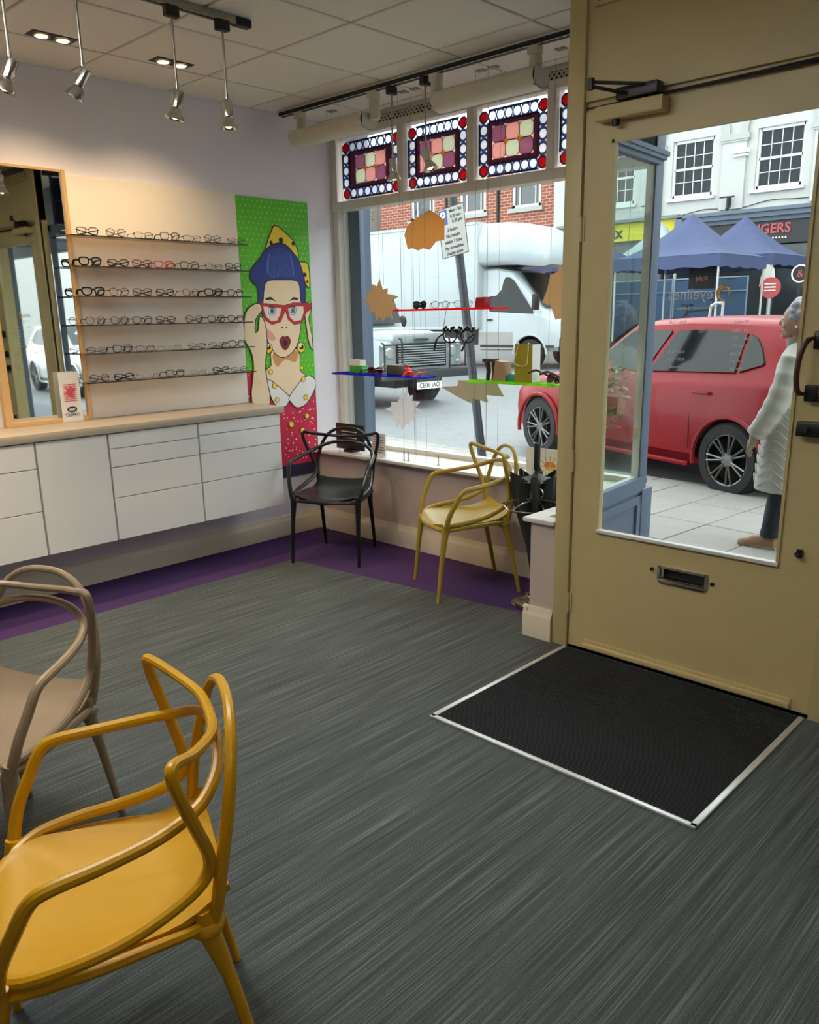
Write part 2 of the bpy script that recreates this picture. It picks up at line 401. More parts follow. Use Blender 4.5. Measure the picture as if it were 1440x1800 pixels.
# ventilation grille over the leaded lights: crossed thin bars on a dark slot
gr = B(); gr.bx(-4.84, -2.285, 4.355, 4.37, 2.87, 2.94, 1)
k = 0
x = -4.84
while x < -2.31:
    for sgn in (1, -1):
        a = Vector((x, 4.31, 2.87)); b = Vector((x + 0.062*sgn, 4.31, 2.938))
        gr.tube([a, b], 0.0062, 4)
    x += 0.0325
gr.bx(-4.84, -2.285, 4.30, 4.32, 2.925, 2.944)
g_o = gr.obj('ventilation_grille', [m_frame, m_black], w1)
m_lead = mat('lead_came', '1B1A1E', 0.6, var=0.1)
m_maroon = stain('maroon_glass', '2E0A1C', 0.1); m_navy = stain('navy_glass', '1C3664', 0.2)
m_redg = stain('ruby_glass', 'C8102A', 0.25); m_pink = stain('pink_glass', 'E6BDB4', 0.2); m_mauve = stain('mauve_glass', 'B58A9C', 0.2); m_pale = stain('pale_green_glass', 'D8DCC6', 0.2)
m_round = stain('white_roundel_glass', 'F2F6F8', 0.55, 0.05); m_strip = stain('clear_strip_glass', 'FAFCFD', 0.9, 0.02); m_amber = stain('amber_glass', 'E0A030', 0.3)
PW, PH = 0.537, 0.417
roundel_me = B().lathe([(0.0, -0.004), (0.0235, -0.003), (0.0255, 0.0), (0.0235, 0.003), (0.0, 0.005)], n=14, M=Matrix.Rotation(R(90), 3, 'X')).mesh('pane', m_round)
ruby_me = B().lathe([(0.0, -0.004), (0.024, -0.003), (0.0265, 0.0), (0.020, 0.006), (0.0, 0.008)], n=10, M=Matrix.Rotation(R(90), 3, 'X')).mesh('pane', m_redg)
def octagon(hw, hh, c): return [(-hw+c, -hh), (hw-c, -hh), (hw, -hh+c), (hw, hh-c), (hw-c, hh), (-hw+c, hh), (-hw, hh-c), (-hw, -hh+c)]
SQW, SQH = 0.102, 0.0946
sq_me = {}
for key, mm in (('p', m_pink), ('m', m_mauve), ('g', m_pale)):
    sq_me[key] = B().prism(octagon(SQW/2-0.003, SQH/2-0.003, 0.017), lambda u, v, w: (u, w, v), -0.003, 0.003).mesh('pane', mm)
dia_me = B().prism([(-0.015, 0), (0, -0.015), (0.015, 0), (0, 0.015)], lambda u, v, w: (u, w, v), -0.008, 0.008).mesh('pane', m_amber)
def cell(b, x0, x1, z0, z1, y, hole, mi):
    """flat leaded field between a rectangle and a round or many-sided hole"""
    n = len(hole); cx, cz = (x0+x1)/2, (z0+z1)/2; hx, hz = (x1-x0)/2, (z1-z0)/2
    vs = []
    for (u, v) in hole:
        vs.append((cx+u, y, cz+v))
    for (u, v) in hole:
        s_ = 1/max(abs(u)/hx, abs(v)/hz); vs.append((cx+u*s_, y, cz+v*s_))
    b.add(vs, [(i, (i+1) % n, n+(i+1) % n, n+i) for i in range(n)], mi)
circ = lambda r, n: [(r*math.cos(2*math.pi*(k+0.5)/n), r*math.sin(2*math.pi*(k+0.5)/n)) for k in range(n)]
rows_pat = [['mgp', 'gpm'], ['mpg', 'pgm'], ['mpg', 'pgm'], ['mpg', 'pgm']]
for pi_, x0 in enumerate((-4.765, -4.107, -3.500, -2.904)):
    x1 = x0 + PW if pi_ else x0 + 0.600; z0, z1 = 2.4076, 2.8315
    Wp = x1 - x0; Y = 4.32
    L = B()
    zt = z1 - 0.030; zb = z0 + 0.018; xl = x0 + 0.010; xr = x1 - 0.014
    bw, bh = 0.072, 0.070
    ix0, ix1, iz0, iz1 = xl+bw, xr-bw, zb+bh, zt-bh
    leadpts = []
    rd = []; rb = []
    for sgn, zc_ in ((1, zt-bh/2), (-1, zb+bh/2)):
        for k in range(6):
            a = ix0 + (ix1-ix0)*k/6; b_ = ix0 + (ix1-ix0)*(k+1)/6
            cell(L, a, b_, zc_-bh/2+0.006, zc_+bh/2-0.006, Y, circ(0.0252, 12), 2); rd.append(((a+b_)/2, zc_))
        L.bx(ix0, ix1, Y-0.004, Y+0.004, zc_-bh/2-0.003, zc_-bh/2+0.007, 0); L.bx(ix0, ix1, Y-0.004, Y+0.004, zc_+bh/2-0.007, zc_+bh/2+0.003, 0)
        for xc_ in (xl+bw/2, xr-bw/2):
            cell(L, xc_-bw/2, xc_+bw/2, zc_-bh/2, zc_+bh/2, Y, circ(0.026, 8), 1); rb.append((xc_, zc_))
    for xc_ in (xl+bw/2, xr-bw/2):
        for k in range(3):
            a = iz0 + (iz1-iz0)*k/3; b_ = iz0 + (iz1-iz0)*(k+1)/3
            cell(L, xc_-bw/2+0.008, xc_+bw/2-0.008, a, b_, Y, circ(0.0252, 12), 2); rd.append((xc_, (a+b_)/2))
        L.bx(xc_-bw/2-0.003, xc_-bw/2+0.009, Y-0.004, Y+0.004, iz0, iz1, 0); L.bx(xc_+bw/2-0.009, xc_+bw/2+0.003, Y-0.004, Y+0.004, iz0, iz1, 0)
    # dark border round the six squares
    sx0, sz0 = (ix0+ix1)/2 - 1.5*SQW, (iz0+iz1)/2 - SQH
    sx1, sz1 = sx0 + 3*SQW, sz0 + 2*SQH
    for (a, b_, c_, d_) in ((ix0, ix1, iz0, sz0), (ix0, ix1, sz1, iz1), (ix0, sx0, sz0, sz1), (sx1, ix1, sz0, sz1)):
        L.add([(a, Y, c_), (b_, Y, c_), (b_, Y, d_), (a, Y, d_)], [(0, 1, 2, 3)], 1)
    sqs = []
    for r_ in range(2):
        for c_ in range(3):
            cx_, cz_ = sx0 + SQW*(c_+0.5), sz1 - SQH*(r_+0.5)
            cell(L, cx_-SQW/2, cx_+SQW/2, cz_-SQH/2, cz_+SQH/2, Y, octagon(SQW/2-0.003, SQH/2-0.003, 0.017), 0); sqs.append((cx_, cz_, rows_pat[pi_][r_][c_]))
    po = L.obj('leaded_panel', [m_lead, m_maroon, m_navy], w1)
    for (a, c_) in rd: piece(roundel_me, 'roundel', po, (a, Y, c_))
    for (a, c_) in rb: piece(ruby_me, 'ruby_roundel', po, (a, Y, c_))
    for (a, c_, kk) in sqs: piece(sq_me[kk], 'glass_square', po, (a, Y, c_))
    for k in (1, 2): piece(dia_me, 'amber_diamond', po, (sx0+SQW*k, Y, sz1-SQH))
    st = []
    for k in range(4):
        a = x0 + Wp*k/4 + 0.004; b_ = x0 + Wp*(k+1)/4 - 0.004
        for (c_, d_) in ((zt+0.003, z1-0.002), (z0, zb-0.003)):
            B().bx(a, b_, Y-0.003, Y+0.003, c_, d_).obj('glass_strip', m_strip, po)
    B().bx(xr+0.003, x1, Y-0.003, Y+0.003, z0, z1-0.03).bx(x0, xl-0.002, Y-0.003, Y+0.003, z0, z1-0.03).obj('glass_strip', m_strip, po)

# ---------------------------------------------------------------- lobby outside the door: return window, its panel, corner post
w2 = struct('window_2')
def ret(b, y0, y1, d0, d1, z0, z1):
    """block along the return, which runs slightly askew from the door post to the corner post"""
    xa, xb = -2.165 - (y0-3.33)*0.104, -2.165 - (y1-3.33)*0.104
    v = [(xa+d0, y0, z0), (xa+d1, y0, z0), (xb+d1, y1, z0), (xb+d0, y1, z0), (xa+d0, y0, z1), (xa+d1, y0, z1), (xb+d1, y1, z1), (xb+d0, y1, z1)]
    b.add(v, [(3, 2, 1, 0), (4, 5, 6, 7), (0, 1, 5, 4), (1, 2, 6, 5), (2, 3, 7, 6), (3, 0, 4, 7)]); return b
rf = B()
rf.bx(-2.303, -2.25, 4.262, 4.347, 0.0, 3.0, bev=0.006)
ret(rf, 3.335, 4.29, -0.02, 0.025, 2.345, 2.42); ret(rf, 3.335, 4.34, -0.025, 0.038, 2.37, 2.405); ret(rf, 3.335, 4.36, -0.03, 0.045, 2.39, 2.412)
ret(rf, 3.335, 4.29, 0.0, 0.035, 0.60, 0.68); ret(rf, 3.335, 3.375, -0.015, 0.02, 0.62, 2.4)
rf.obj('return_frame', m_bluegrey, w2)
rp = B(); ret(rp, 3.335, 4.29, 0.012, 0.024, 0.0, 0.62)
for (ya, yb, z0, z1) in ((3.40, 4.24, 0.12, 0.17), (3.40, 4.24, 0.53, 0.58), (3.40, 3.45, 0.12, 0.58), (4.19, 4.24, 0.12, 0.58)): ret(rp, ya, yb, 0.024, 0.038, z0, z1)
rp.bx(-2.30, -2.22, 4.25, 4.37, 0.0, 0.61, bev=0.008)
rp.obj('panel', m_bluegrey, w2, label='blue grey stall riser panel below the return window')
ret(B(), 3.34, 4.29, -0.03, 0.0, 0.60, 0.68).obj('inner_rail', m_white, w2)
ret(B(), 3.375, 4.27, -0.003, 0.003, 0.68, 2.35).obj('pane', m_glass, w2)
lp = B()
for k in range(3):
    for q in range(2): ret(lp, 3.40+0.29*k, 3.67+0.29*k, -0.005, 0.005, 2.43+0.2*q, 2.61+0.2*q)
lp.obj('leaded_panel', [m_navy], w2)
lp = B()
for k in range(4): ret(lp, 3.385+0.29*k, 3.40+0.29*k, -0.01, 0.01, 2.40, 2.85)
ret(lp, 3.38, 4.28, -0.01, 0.01, 2.61, 2.63); ret(lp, 3.335, 4.29, -0.02, 0.02, 2.82, 3.0)
lp.obj('glazing_bar', m_lead, w2)
B().bx(-5.0, -4.80, 4.39, 4.62, 0.0, 2.95).bx(-4.86, -4.675, 4.39, 4.44, 0.05, 2.38, bev=0.006).obj('trim_1', m_bluegrey, kind='structure')
B().bx(-4.80, -2.30, 4.37, 4.43, 0.05, 0.61).bx(-4.80, -2.30, 4.345, 4.45, 0.61, 0.64).obj('trim_2', m_bluegrey, kind='structure')

# ---------------------------------------------------------------- entrance door
d1 = struct('door_1', (-1.49, 3.28, 0))
t = B()
t.bx(-2.062, -1.93, 3.27, 3.315, 0.012, 2.415); t.bx(-1.10, -0.93, 3.27, 3.315, 0.012, 2.415)
t.bx(-1.93, -1.10, 3.27, 3.315, 2.29, 2.415); t.bx(-1.93, -1.10, 3.27, 3.315, 0.012, 0.45); t.bx(-1.93, -1.10, 3.27, 3.315, 0.505, 0.612)
t.bx(-1.93, -1.605, 3.27, 3.315, 0.45, 0.505); t.bx(-1.39, -1.10, 3.27, 3.315, 0.45, 0.505)
t.obj('door_leaf', m_cream, d1)
B().bx(-1.93, -1.10, 3.285, 3.29, 0.612, 2.29).obj('pane', m_glass, d1)
t = B()
for (a, b, c, d) in ((-1.93, -1.918, 0.612, 2.29), (-1.112, -1.10, 0.612, 2.29), (-1.93, -1.10, 2.278, 2.29)): t.bx(a, b, 3.262, 3.285, c, d)
t.obj('glazing_bead', m_cream, d1)
B().bx(-1.93, -1.10, 3.255, 3.286, 0.606, 0.622, bev=0.003).obj('sill_bead', m_white, d1, label='white bead below the glass')
B().bx(-1.975, -1.0, 3.248, 3.27, 0.02, 0.045, bev=0.006).bx(-1.975, -1.0, 3.262, 3.27, 0.045, 0.06).obj('draught_strip', m_cream, d1)
lb = B(); lb.bx(-1.605, -1.39, 3.258, 3.27, 0.432, 0.452, bev=0.004); lb.bx(-1.612, -1.60, 3.262, 3.272, 0.445, 0.51); lb.bx(-1.395, -1.383, 3.262, 3.272, 0.445, 0.51); lb.bx(-1.605, -1.39, 3.262, 3.272, 0.50, 0.51)
lbo = lb.obj('letterbox', m_chrome, d1, label='open metal letterbox')
B().bx(-1.60, -1.39, 3.30, 3.314, 0.45, 0.505).bx(-1.60, -1.39, 3.275, 3.30, 0.447, 0.452).obj('flap', m_black, lbo)
B().cyl((-1.64, 3.262, 0.486), (-1.64, 3.27, 0.486), 0.008).cyl((-1.362, 3.262, 0.474), (-1.362, 3.27, 0.474), 0.008).obj('screw', m_black, lbo)
B().bx(-1.035, -1.015, 3.255, 3.27, 0.66, 0.69).cyl((-1.035, 3.25, 0.675), (-1.02, 3.24, 0.668), 0.008).obj('door_bolt', m_black, d1)
h = B(); h.bx(-1.047, -1.0, 3.235, 3.27, 1.455, 1.52, bev=0.004); h.bx(-1.062, -1.012, 3.235, 3.27, 1.265, 1.325, bev=0.004)
ho = h.obj('pull_handle', m_blackmetal, d1, label='black iron pull handle with brown grip')
gp = catmull([(-1.045, 3.235, 1.495), (-1.06, 3.205, 1.485), (-1.072, 3.19, 1.44), (-1.077, 3.185, 1.39), (-1.078, 3.19, 1.34), (-1.075, 3.21, 1.30), (-1.06, 3.235, 1.292)], 4)
B().tube(gp, [0.007]*3 + [0.010]*(len(gp)-6) + [0.007]*3, 10).obj('grip', mat('brown_leather', '4A2A16', 0.5, var=0.15), ho)
B().bx(-1.075, -0.935, 3.225, 3.27, 1.135, 1.19, bev=0.005).cyl((-1.04, 3.215, 1.162), (-1.04, 3.23, 1.162), 0.012).obj('lock_case', m_blackmetal, d1, label='black rim lock on the closing stile')
for z in (1.95, 0.95-0.72): 
    B().cyl((-2.066, 3.262, z-0.05), (-2.066, 3.262, z+0.05), 0.008, n=8).bx(-2.085, -2.05, 3.264, 3.271, z-0.05, z+0.05).obj('hinge', m_cream, d1)
B().cyl((-2.066, 3.262, 0.88), (-2.066, 3.262, 0.98), 0.008, n=8).obj('hinge', m_cream, d1)
# door closer
cl = B(); cl.bx(-1.985, -1.685, 3.205, 3.27, 2.358, 2.412, bev=0.004)
clo = cl.obj('closer_body', m_cream, d1)
B().cyl((-1.90, 3.235, 2.335), (-1.90, 3.235, 2.36), 0.016).obj('spindle', m_black, clo)
ar = B(); ar.bx(-1.895, -1.715, 3.215, 3.268, 2.425, 2.47, bev=0.003)
ar.tube([(-1.76, 3.22, 2.462), (-1.945, 3.11, 2.482)], 0.007, 6, flat=0.6); ar.tube([(-1.84, 3.22, 2.44), (-1.945, 3.11, 2.468)], 0.007, 6, flat=0.6); ar.bx(-1.957, -1.935, 3.10, 3.12, 2.455, 2.497)
ar.obj('closer_arm', m_black, d1, label='black closer arm above the door')
t3 = struct('trim_3', (-2.11, 3.27, 0))
B().bx(-2.15, -2.067, 3.255, 3.33, 0.0, 3.0, bev=0.004).bx(-2.067, -0.92, 3.29, 3.33, 2.418, 2.46).bx(-0.925, -0.845, 3.25, 3.33, 0.0, 2.46, bev=0.004).bx(-2.15, -2.14, 3.262, 3.28, 0, 3.0).obj('door_frame', m_cream, t3)
sg = catmull([(-2.055, 3.258, 2.424), (-1.7, 3.256, 2.424), (-1.3, 3.254, 2.426), (-0.93, 3.252, 2.43)], 3)
B().tube(sg, [0.004 + 0.007*k/(len(sg)-1) for k in range(len(sg))], 8).obj('draught_seal', m_black, t3, label='black rubber seal over the door')

# ---------------------------------------------------------------- entrance mat set in a metal edge
mt = thing('entrance_mat', (-1.5, 2.74, 0), 'black ribbed entrance mat in a bright metal edge before the door', 'doormat')
B().bx(-2.055, -0.95, 2.275, 3.245, -0.002, 0.004).obj('mat_base', m_matbase, mt)
ribs = B()
for k in range(74):
    y = 2.285 + 0.013*k
    ribs.bx(-2.05, -0.955, y, y+0.0075, 0.003, 0.0075)
ro = ribs.obj('mat_rib', m_mat, mt, kind='stuff')
B().bx(-2.075, -2.052, 2.262, 3.245, 0.0, 0.009, bev=0.002).bx(-0.955, -0.932, 2.262, 3.245, 0.0, 0.009, bev=0.002).bx(-2.075, -0.932, 2.258, 2.28, 0.0, 0.009, bev=0.002).obj('edge_strip', m_alu, mt)
# ---------------------------------------------------------------- wall cabinets and worktop
m_gloss = mat('white_gloss_lacquer', 'ECEBE8', 0.12, var=0.015, scale=2, coat=0.3)
m_carc = mat('cabinet_carcass', 'CFCDC6', 0.5, var=0.03)
m_top = mat('stone_grey_worktop', 'B0A493', 0.4, var=0.06, scale=30)
def cabinet(y0, y1, fronts, label):
    t = thing('wall_cabinet', (-4.65, (y0+y1)/2, 0.35), label, 'cabinet', 'white gloss cabinets on the display wall')
    B().bx(XL+0.002, -4.465, y0+0.001, y1-0.001, 0.352, 0.978).obj('body', m_carc, t)
    for kind, z0, z1 in fronts:
        B().bx(-4.463, -4.445, y0+0.003, y1-0.003, z0+0.002, z1-0.002, bev=0.0015, seg=1).obj(kind, m_gloss, t)
    return t
cabinet(0.55, 1.135, [('door', 0.352, 0.978)], 'white gloss cabinet at the left picture edge, beyond the drawers')
cabinet(1.14, 1.752, [('drawer', 0.352, 0.602), ('drawer', 0.602, 0.836), ('drawer', 0.836, 0.978)], 'white gloss three-drawer wall cabinet left of the plain door')
cabinet(1.757, 2.163, [('door', 0.352, 0.978)], 'white gloss wall cabinet with one plain door below the mirror')
cabinet(2.168, 2.752, [('drawer', 0.352, 0.603), ('drawer', 0.603, 0.783), ('drawer', 0.783, 0.89), ('drawer', 0.89, 0.978)], 'wide white gloss four-drawer cabinet under the glasses display')
cabinet(2.757, 3.39, [('drawer', 0.352, 0.604), ('drawer', 0.604, 0.785), ('drawer', 0.785, 0.90), ('drawer', 0.90, 0.978)], 'white gloss four-drawer cabinet at the end beside the poster')
tag(B().bx(XL+0.001, -4.43, 0.4, 3.418, 0.982, 1.026, bev=0.003).obj('worktop', m_top), 'stone grey worktop along the white wall cabinets', 'worktop')

# ---------------------------------------------------------------- display panel with six shelves
m_panel = mat('pale_gloss_panel', 'EFE6DA', 0.16, var=0.02, scale=2, coat=0.2)
m_shelf = mat('smoked_acrylic', '2E2822', 0.1, var=0.05)
m_shelfc = clear('tinted_acrylic_sheet', 'D2C8BC', 0.7)
dp = thing('spectacle_display', (XL+0.01, 2.84, 1.026), 'pale gloss wall panel with six shelves of spectacle frames', 'display panel')
B().bx(XL+0.001, XL+0.024, 2.268, 3.418, 1.027, 2.402, bev=0.002).obj('panel', m_panel, dp)
SHZ = [2.072, 1.906, 1.741, 1.578, 1.415, 1.249]
for z in SHZ:
    sh_ = B().bx(XL+0.024, XL+0.147, 2.206, 3.41, z-0.005, z).obj('shelf', m_shelfc, dp); B().bx(XL+0.147, XL+0.150, 2.206, 3.41, z-0.0065, z+0.0005).obj('shelf_edge', m_shelf, sh_)

# ---------------------------------------------------------------- spectacles
def superell(w, h, n=18, p=2.8, flare=0.0):
    o = []
    for k in range(n):
        a = 2*math.pi*k/n; c, s = math.cos(a), math.sin(a)
        u = abs(c)**(2/p)*(1 if c >= 0 else -1)*w; v = abs(s)**(2/p)*(1 if s >= 0 else -1)*h
        o.append((u*(1 + flare*v/h), v))
    return o
SPEC = {}
def spec_mesh(style):
    """local: x across, y to the back (temples), z up, standing on z = 0; width about 0.14"""
    if style in SPEC: return SPEC[style]
    w, h, r, p, fl = {'square': (0.026, 0.020, 0.0022, 3.4, 0.06), 'round': (0.024, 0.0215, 0.0017, 2.1, 0.0), 'thick': (0.0275, 0.021, 0.0042, 2.8, 0.12),
                      'cat': (0.0265, 0.019, 0.0026, 2.5, 0.16), 'half': (0.026, 0.0165, 0.0013, 3.0, 0.05), 'aviator': (0.027, 0.0225, 0.0015, 2.3, 0.10)}[style]
    f = B(); lens = B()
    for sx in (-1, 1):
        cx = sx*(w + 0.0095)
        rim = [Vector((cx + u, 0.004*abs(cx+u)/0.06, v + h + r)) for u, v in superell(w, h, 18, p, fl)]
        f.tube(rim, r, 6, closed=True)
        lens.poly([tuple(v) for v in rim])
    zb = 2*h*0.68 + r
    f.tube(catmull([(-0.0105, 0.001, zb), (-0.004, 0, zb+0.003), (0.004, 0, zb+0.003), (0.0105, 0.001, zb)], 3), r*1.1, 6)
    for sx in (-1, 1): f.bx(sx*(2*w+0.008), sx*(2*w+0.0125), -0.001, 0.008, zb-0.002, zb+0.004)
    tm = []
    for sx in (-1, 1):
        t = B(); x = sx*(2*w+0.0115)
        t.tube(catmull([(x, 0.004, zb), (x, 0.04, zb+0.001), (x-sx*0.003, 0.075, zb-0.002), (x-sx*0.006, 0.098, zb-0.02), (x-sx*0.008, 0.108, r+0.002)], 3), [r*1.2]*5+[r*1.5]*8, 6)
        tm.append(t)
    # the folded form: temples crossed behind the lenses
    tf = []
    for sx in (-1, 1):
        t = B(); x = sx*(2*w+0.0115)
        t.tube(catmull([(x, 0.004, zb), (x*0.5, 0.012+0.003*sx, zb*0.75), (-x*0.35, 0.014+0.004*sx, zb*0.35), (-x*0.8, 0.013, r+0.002)], 3), r*1.2, 6)
        tf.append(t)
    SPEC[style] = dict(f=f, lens=lens, t=tm, tf=tf); return SPEC[style]
def spectacles(style, m, loc, rz, label, group, folded=False, mtemple=None, rx=0.0, lensm=None, name='spectacles', sc=1.0):
    key = (style, m.name, folded, (mtemple or m).name, (lensm or m_lens).name)
    S = spec_mesh(style)
    t = thing(name, loc, label, 'spectacles', group, rz, local=True)
    t.rotation_euler = (rx, 0, rz); t.scale = (sc, sc, sc)
    if key not in MEME:
        MEME[key] = [S['f'].mesh('frame', m), S['lens'].mesh('lens', lensm or m_lens)] + [b.mesh('temple', mtemple or m) for b in (S['tf'] if folded else S['t'])]
    for me in MEME[key]:
        o = bpy.data.objects.new(me.name.split('.')[0], me); COL.objects.link(o); o.parent = t
    return t
MEME = {}
mk_black = mat('black_acetate', '0F0E10', 0.25, var=0.1); mk_brown = mat('tortoiseshell_acetate', '4A2814', 0.25, var=0.5, scale=120); mk_red = mat('red_acetate', 'B01E2A', 0.25, var=0.1)
mk_gun = mat('gunmetal_wire', '3A3836', 0.3, metal=0.8, var=0.05); mk_clear = mat('clear_grey_acetate', 'B9B2A8', 0.2, var=0.05); mk_wine = mat('wine_acetate', '5A1A2A', 0.25, var=0.15)
ROWS = [[2.315, 2.488, 2.662, 2.839, 2.994, 3.145, 3.325], [2.312, 2.483, 2.638, 2.782, 2.961, 3.139, 3.29], [2.311, 2.47, 2.621, 2.775, 2.955, 3.124, 3.29], [2.305, 2.456, 2.603, 2.762, 2.964, 3.129, 3.28], [2.296, 2.456, 2.605, 2.79, 2.969, 3.125, 3.275], [2.29, 2.447, 2.63, 2.793, 2.969, 3.138, 3.278]]
ST = [['square', 'round', 'half', 'square', 'half', 'round', 'half'], ['thick', 'cat', 'square', 'cat', 'square', 'half', 'square'], ['thick', 'round', 'square', 'cat', 'round', 'thick', 'square'],
      ['round', 'round', 'square', 'cat', 'round', 'square', 'cat'], ['half', 'square', 'half', 'half', 'half', 'half', 'square'], ['round', 'cat', 'half', 'square', 'half', 'cat', 'half']]
CO = [[mk_black, mk_gun, mk_black, mk_black, mk_gun, mk_gun, mk_black], [mk_black, mk_brown, mk_wine, mk_red, mk_black, mk_black, mk_gun], [mk_black, mk_brown, mk_gun, mk_black, mk_wine, mk_black, mk_black],
      [mk_gun, mk_gun, mk_black, mk_wine, mk_wine, mk_black, mk_wine], [mk_gun, mk_black, mk_brown, mk_clear, mk_black, mk_gun, mk_black], [mk_gun, mk_black, mk_clear, mk_black, mk_clear, mk_black, mk_gun]]
SN = {'square': 'square', 'round': 'round', 'thick': 'chunky', 'cat': 'upswept', 'half': 'shallow rectangular', 'aviator': 'large'}
CN = {'black_acetate': 'black', 'gunmetal_wire': 'thin dark wire', 'tortoiseshell_acetate': 'tortoiseshell', 'red_acetate': 'bright red', 'wine_acetate': 'wine red', 'clear_grey_acetate': 'clear grey'}
ORD = ['first', 'second', 'third', 'fourth', 'fifth', 'sixth', 'seventh']; RN = ['top shelf', 'second shelf down', 'third shelf down', 'fourth shelf down', 'fifth shelf down', 'bottom shelf']
for r_ in range(6):
    for c_ in range(7):
        mm = CO[r_][c_]; stl = ST[r_][c_]
        spectacles(stl, mm, (XL+0.138, ROWS[r_][c_], SHZ[r_]), R(90) + rnd.uniform(-0.08, 0.08), '%s %s spectacles, %s from the left on the %s' % (CN[mm.name], SN[stl], ORD[c_], RN[r_]),
                   'spectacles on the wall display', folded=(r_*7+c_*3) % 5 in (0, 3), mtemple=mk_black if mm is mk_brown else None)

# ---------------------------------------------------------------- mirror in a pale wood box frame
m_oak = mat('pale_birch_wood', 'D9B27A', 0.4, var=0.1, scale=25)
m_mirror = mat('mirror_silver', 'E8ECEA', 0.02, metal=1.0, var=0)
mr = thing('wall_mirror', (XL+0.05, 2.0, 1.026), 'tall mirror in a pale birch box frame on the worktop', 'mirror')
B().bx(XL+0.001, XL+0.055, 1.76, 1.80, 1.027, 2.42).bx(XL+0.001, XL+0.04, 2.248, 2.266, 1.027, 2.425).bx(XL+0.001, XL+0.055, 1.80, 2.248, 1.027, 1.05).bx(XL+0.001, XL+0.03, 1.80, 2.248, 2.412, 2.425).obj('frame', m_oak, mr)
B().bx(XL+0.001, XL+0.022, 1.80, 2.248, 1.05, 2.412).obj('mirror_glass', m_mirror, mr)
m_card = mat('white_card', 'EFEDEA', 0.5, var=0.02)
m_print_red = mat('red_print', 'D8505A', 0.5, var=0.1); m_ink = mat('black_ink', '18181A', 0.5, var=0.05)
lc = thing('showcard', (-4.80, 2.14, 1.027), 'small white showcard with red starburst print leaning on the mirror', 'card')
B().bx(-4.803, -4.80, 2.078, 2.20, 1.027, 1.315).obj('card', m_card, lc)
pr = B()
for k in range(44):
    a = rnd.uniform(0, 2*math.pi); q = rnd.uniform(0.02, 0.055); yy, zz = 2.139, 1.20
    d = Vector((0, math.cos(a), math.sin(a)*1.3)); n_ = Vector((0, -d.z, d.y)).normalized()*0.004
    c0 = Vector((-4.7995+0.00002*k, yy, zz))
    pr.poly([c0+n_, c0-n_, c0+d*q])
for k in range(9): pr.bx(-4.7996, -4.7992, 2.10, 2.178, 1.145+0.012*k, 1.149+0.012*k)
pr.obj('starburst_print', m_print_red, lc)
el = B(); el.tube([(-4.7992, 2.139+0.026*math.cos(2*math.pi*k/20), 1.098+0.013*math.sin(2*math.pi*k/20)) for k in range(20)], 0.0045, 6, closed=True, flat=1); el.obj('oval_logo', m_ink, lc)
text('OAKLEY', 0.024, frameM((-4.7992, 2.139, 1.066), (0, -1, 0), (0, 0, 1)), m_ink, 'lettering', lc, sx=1.0)

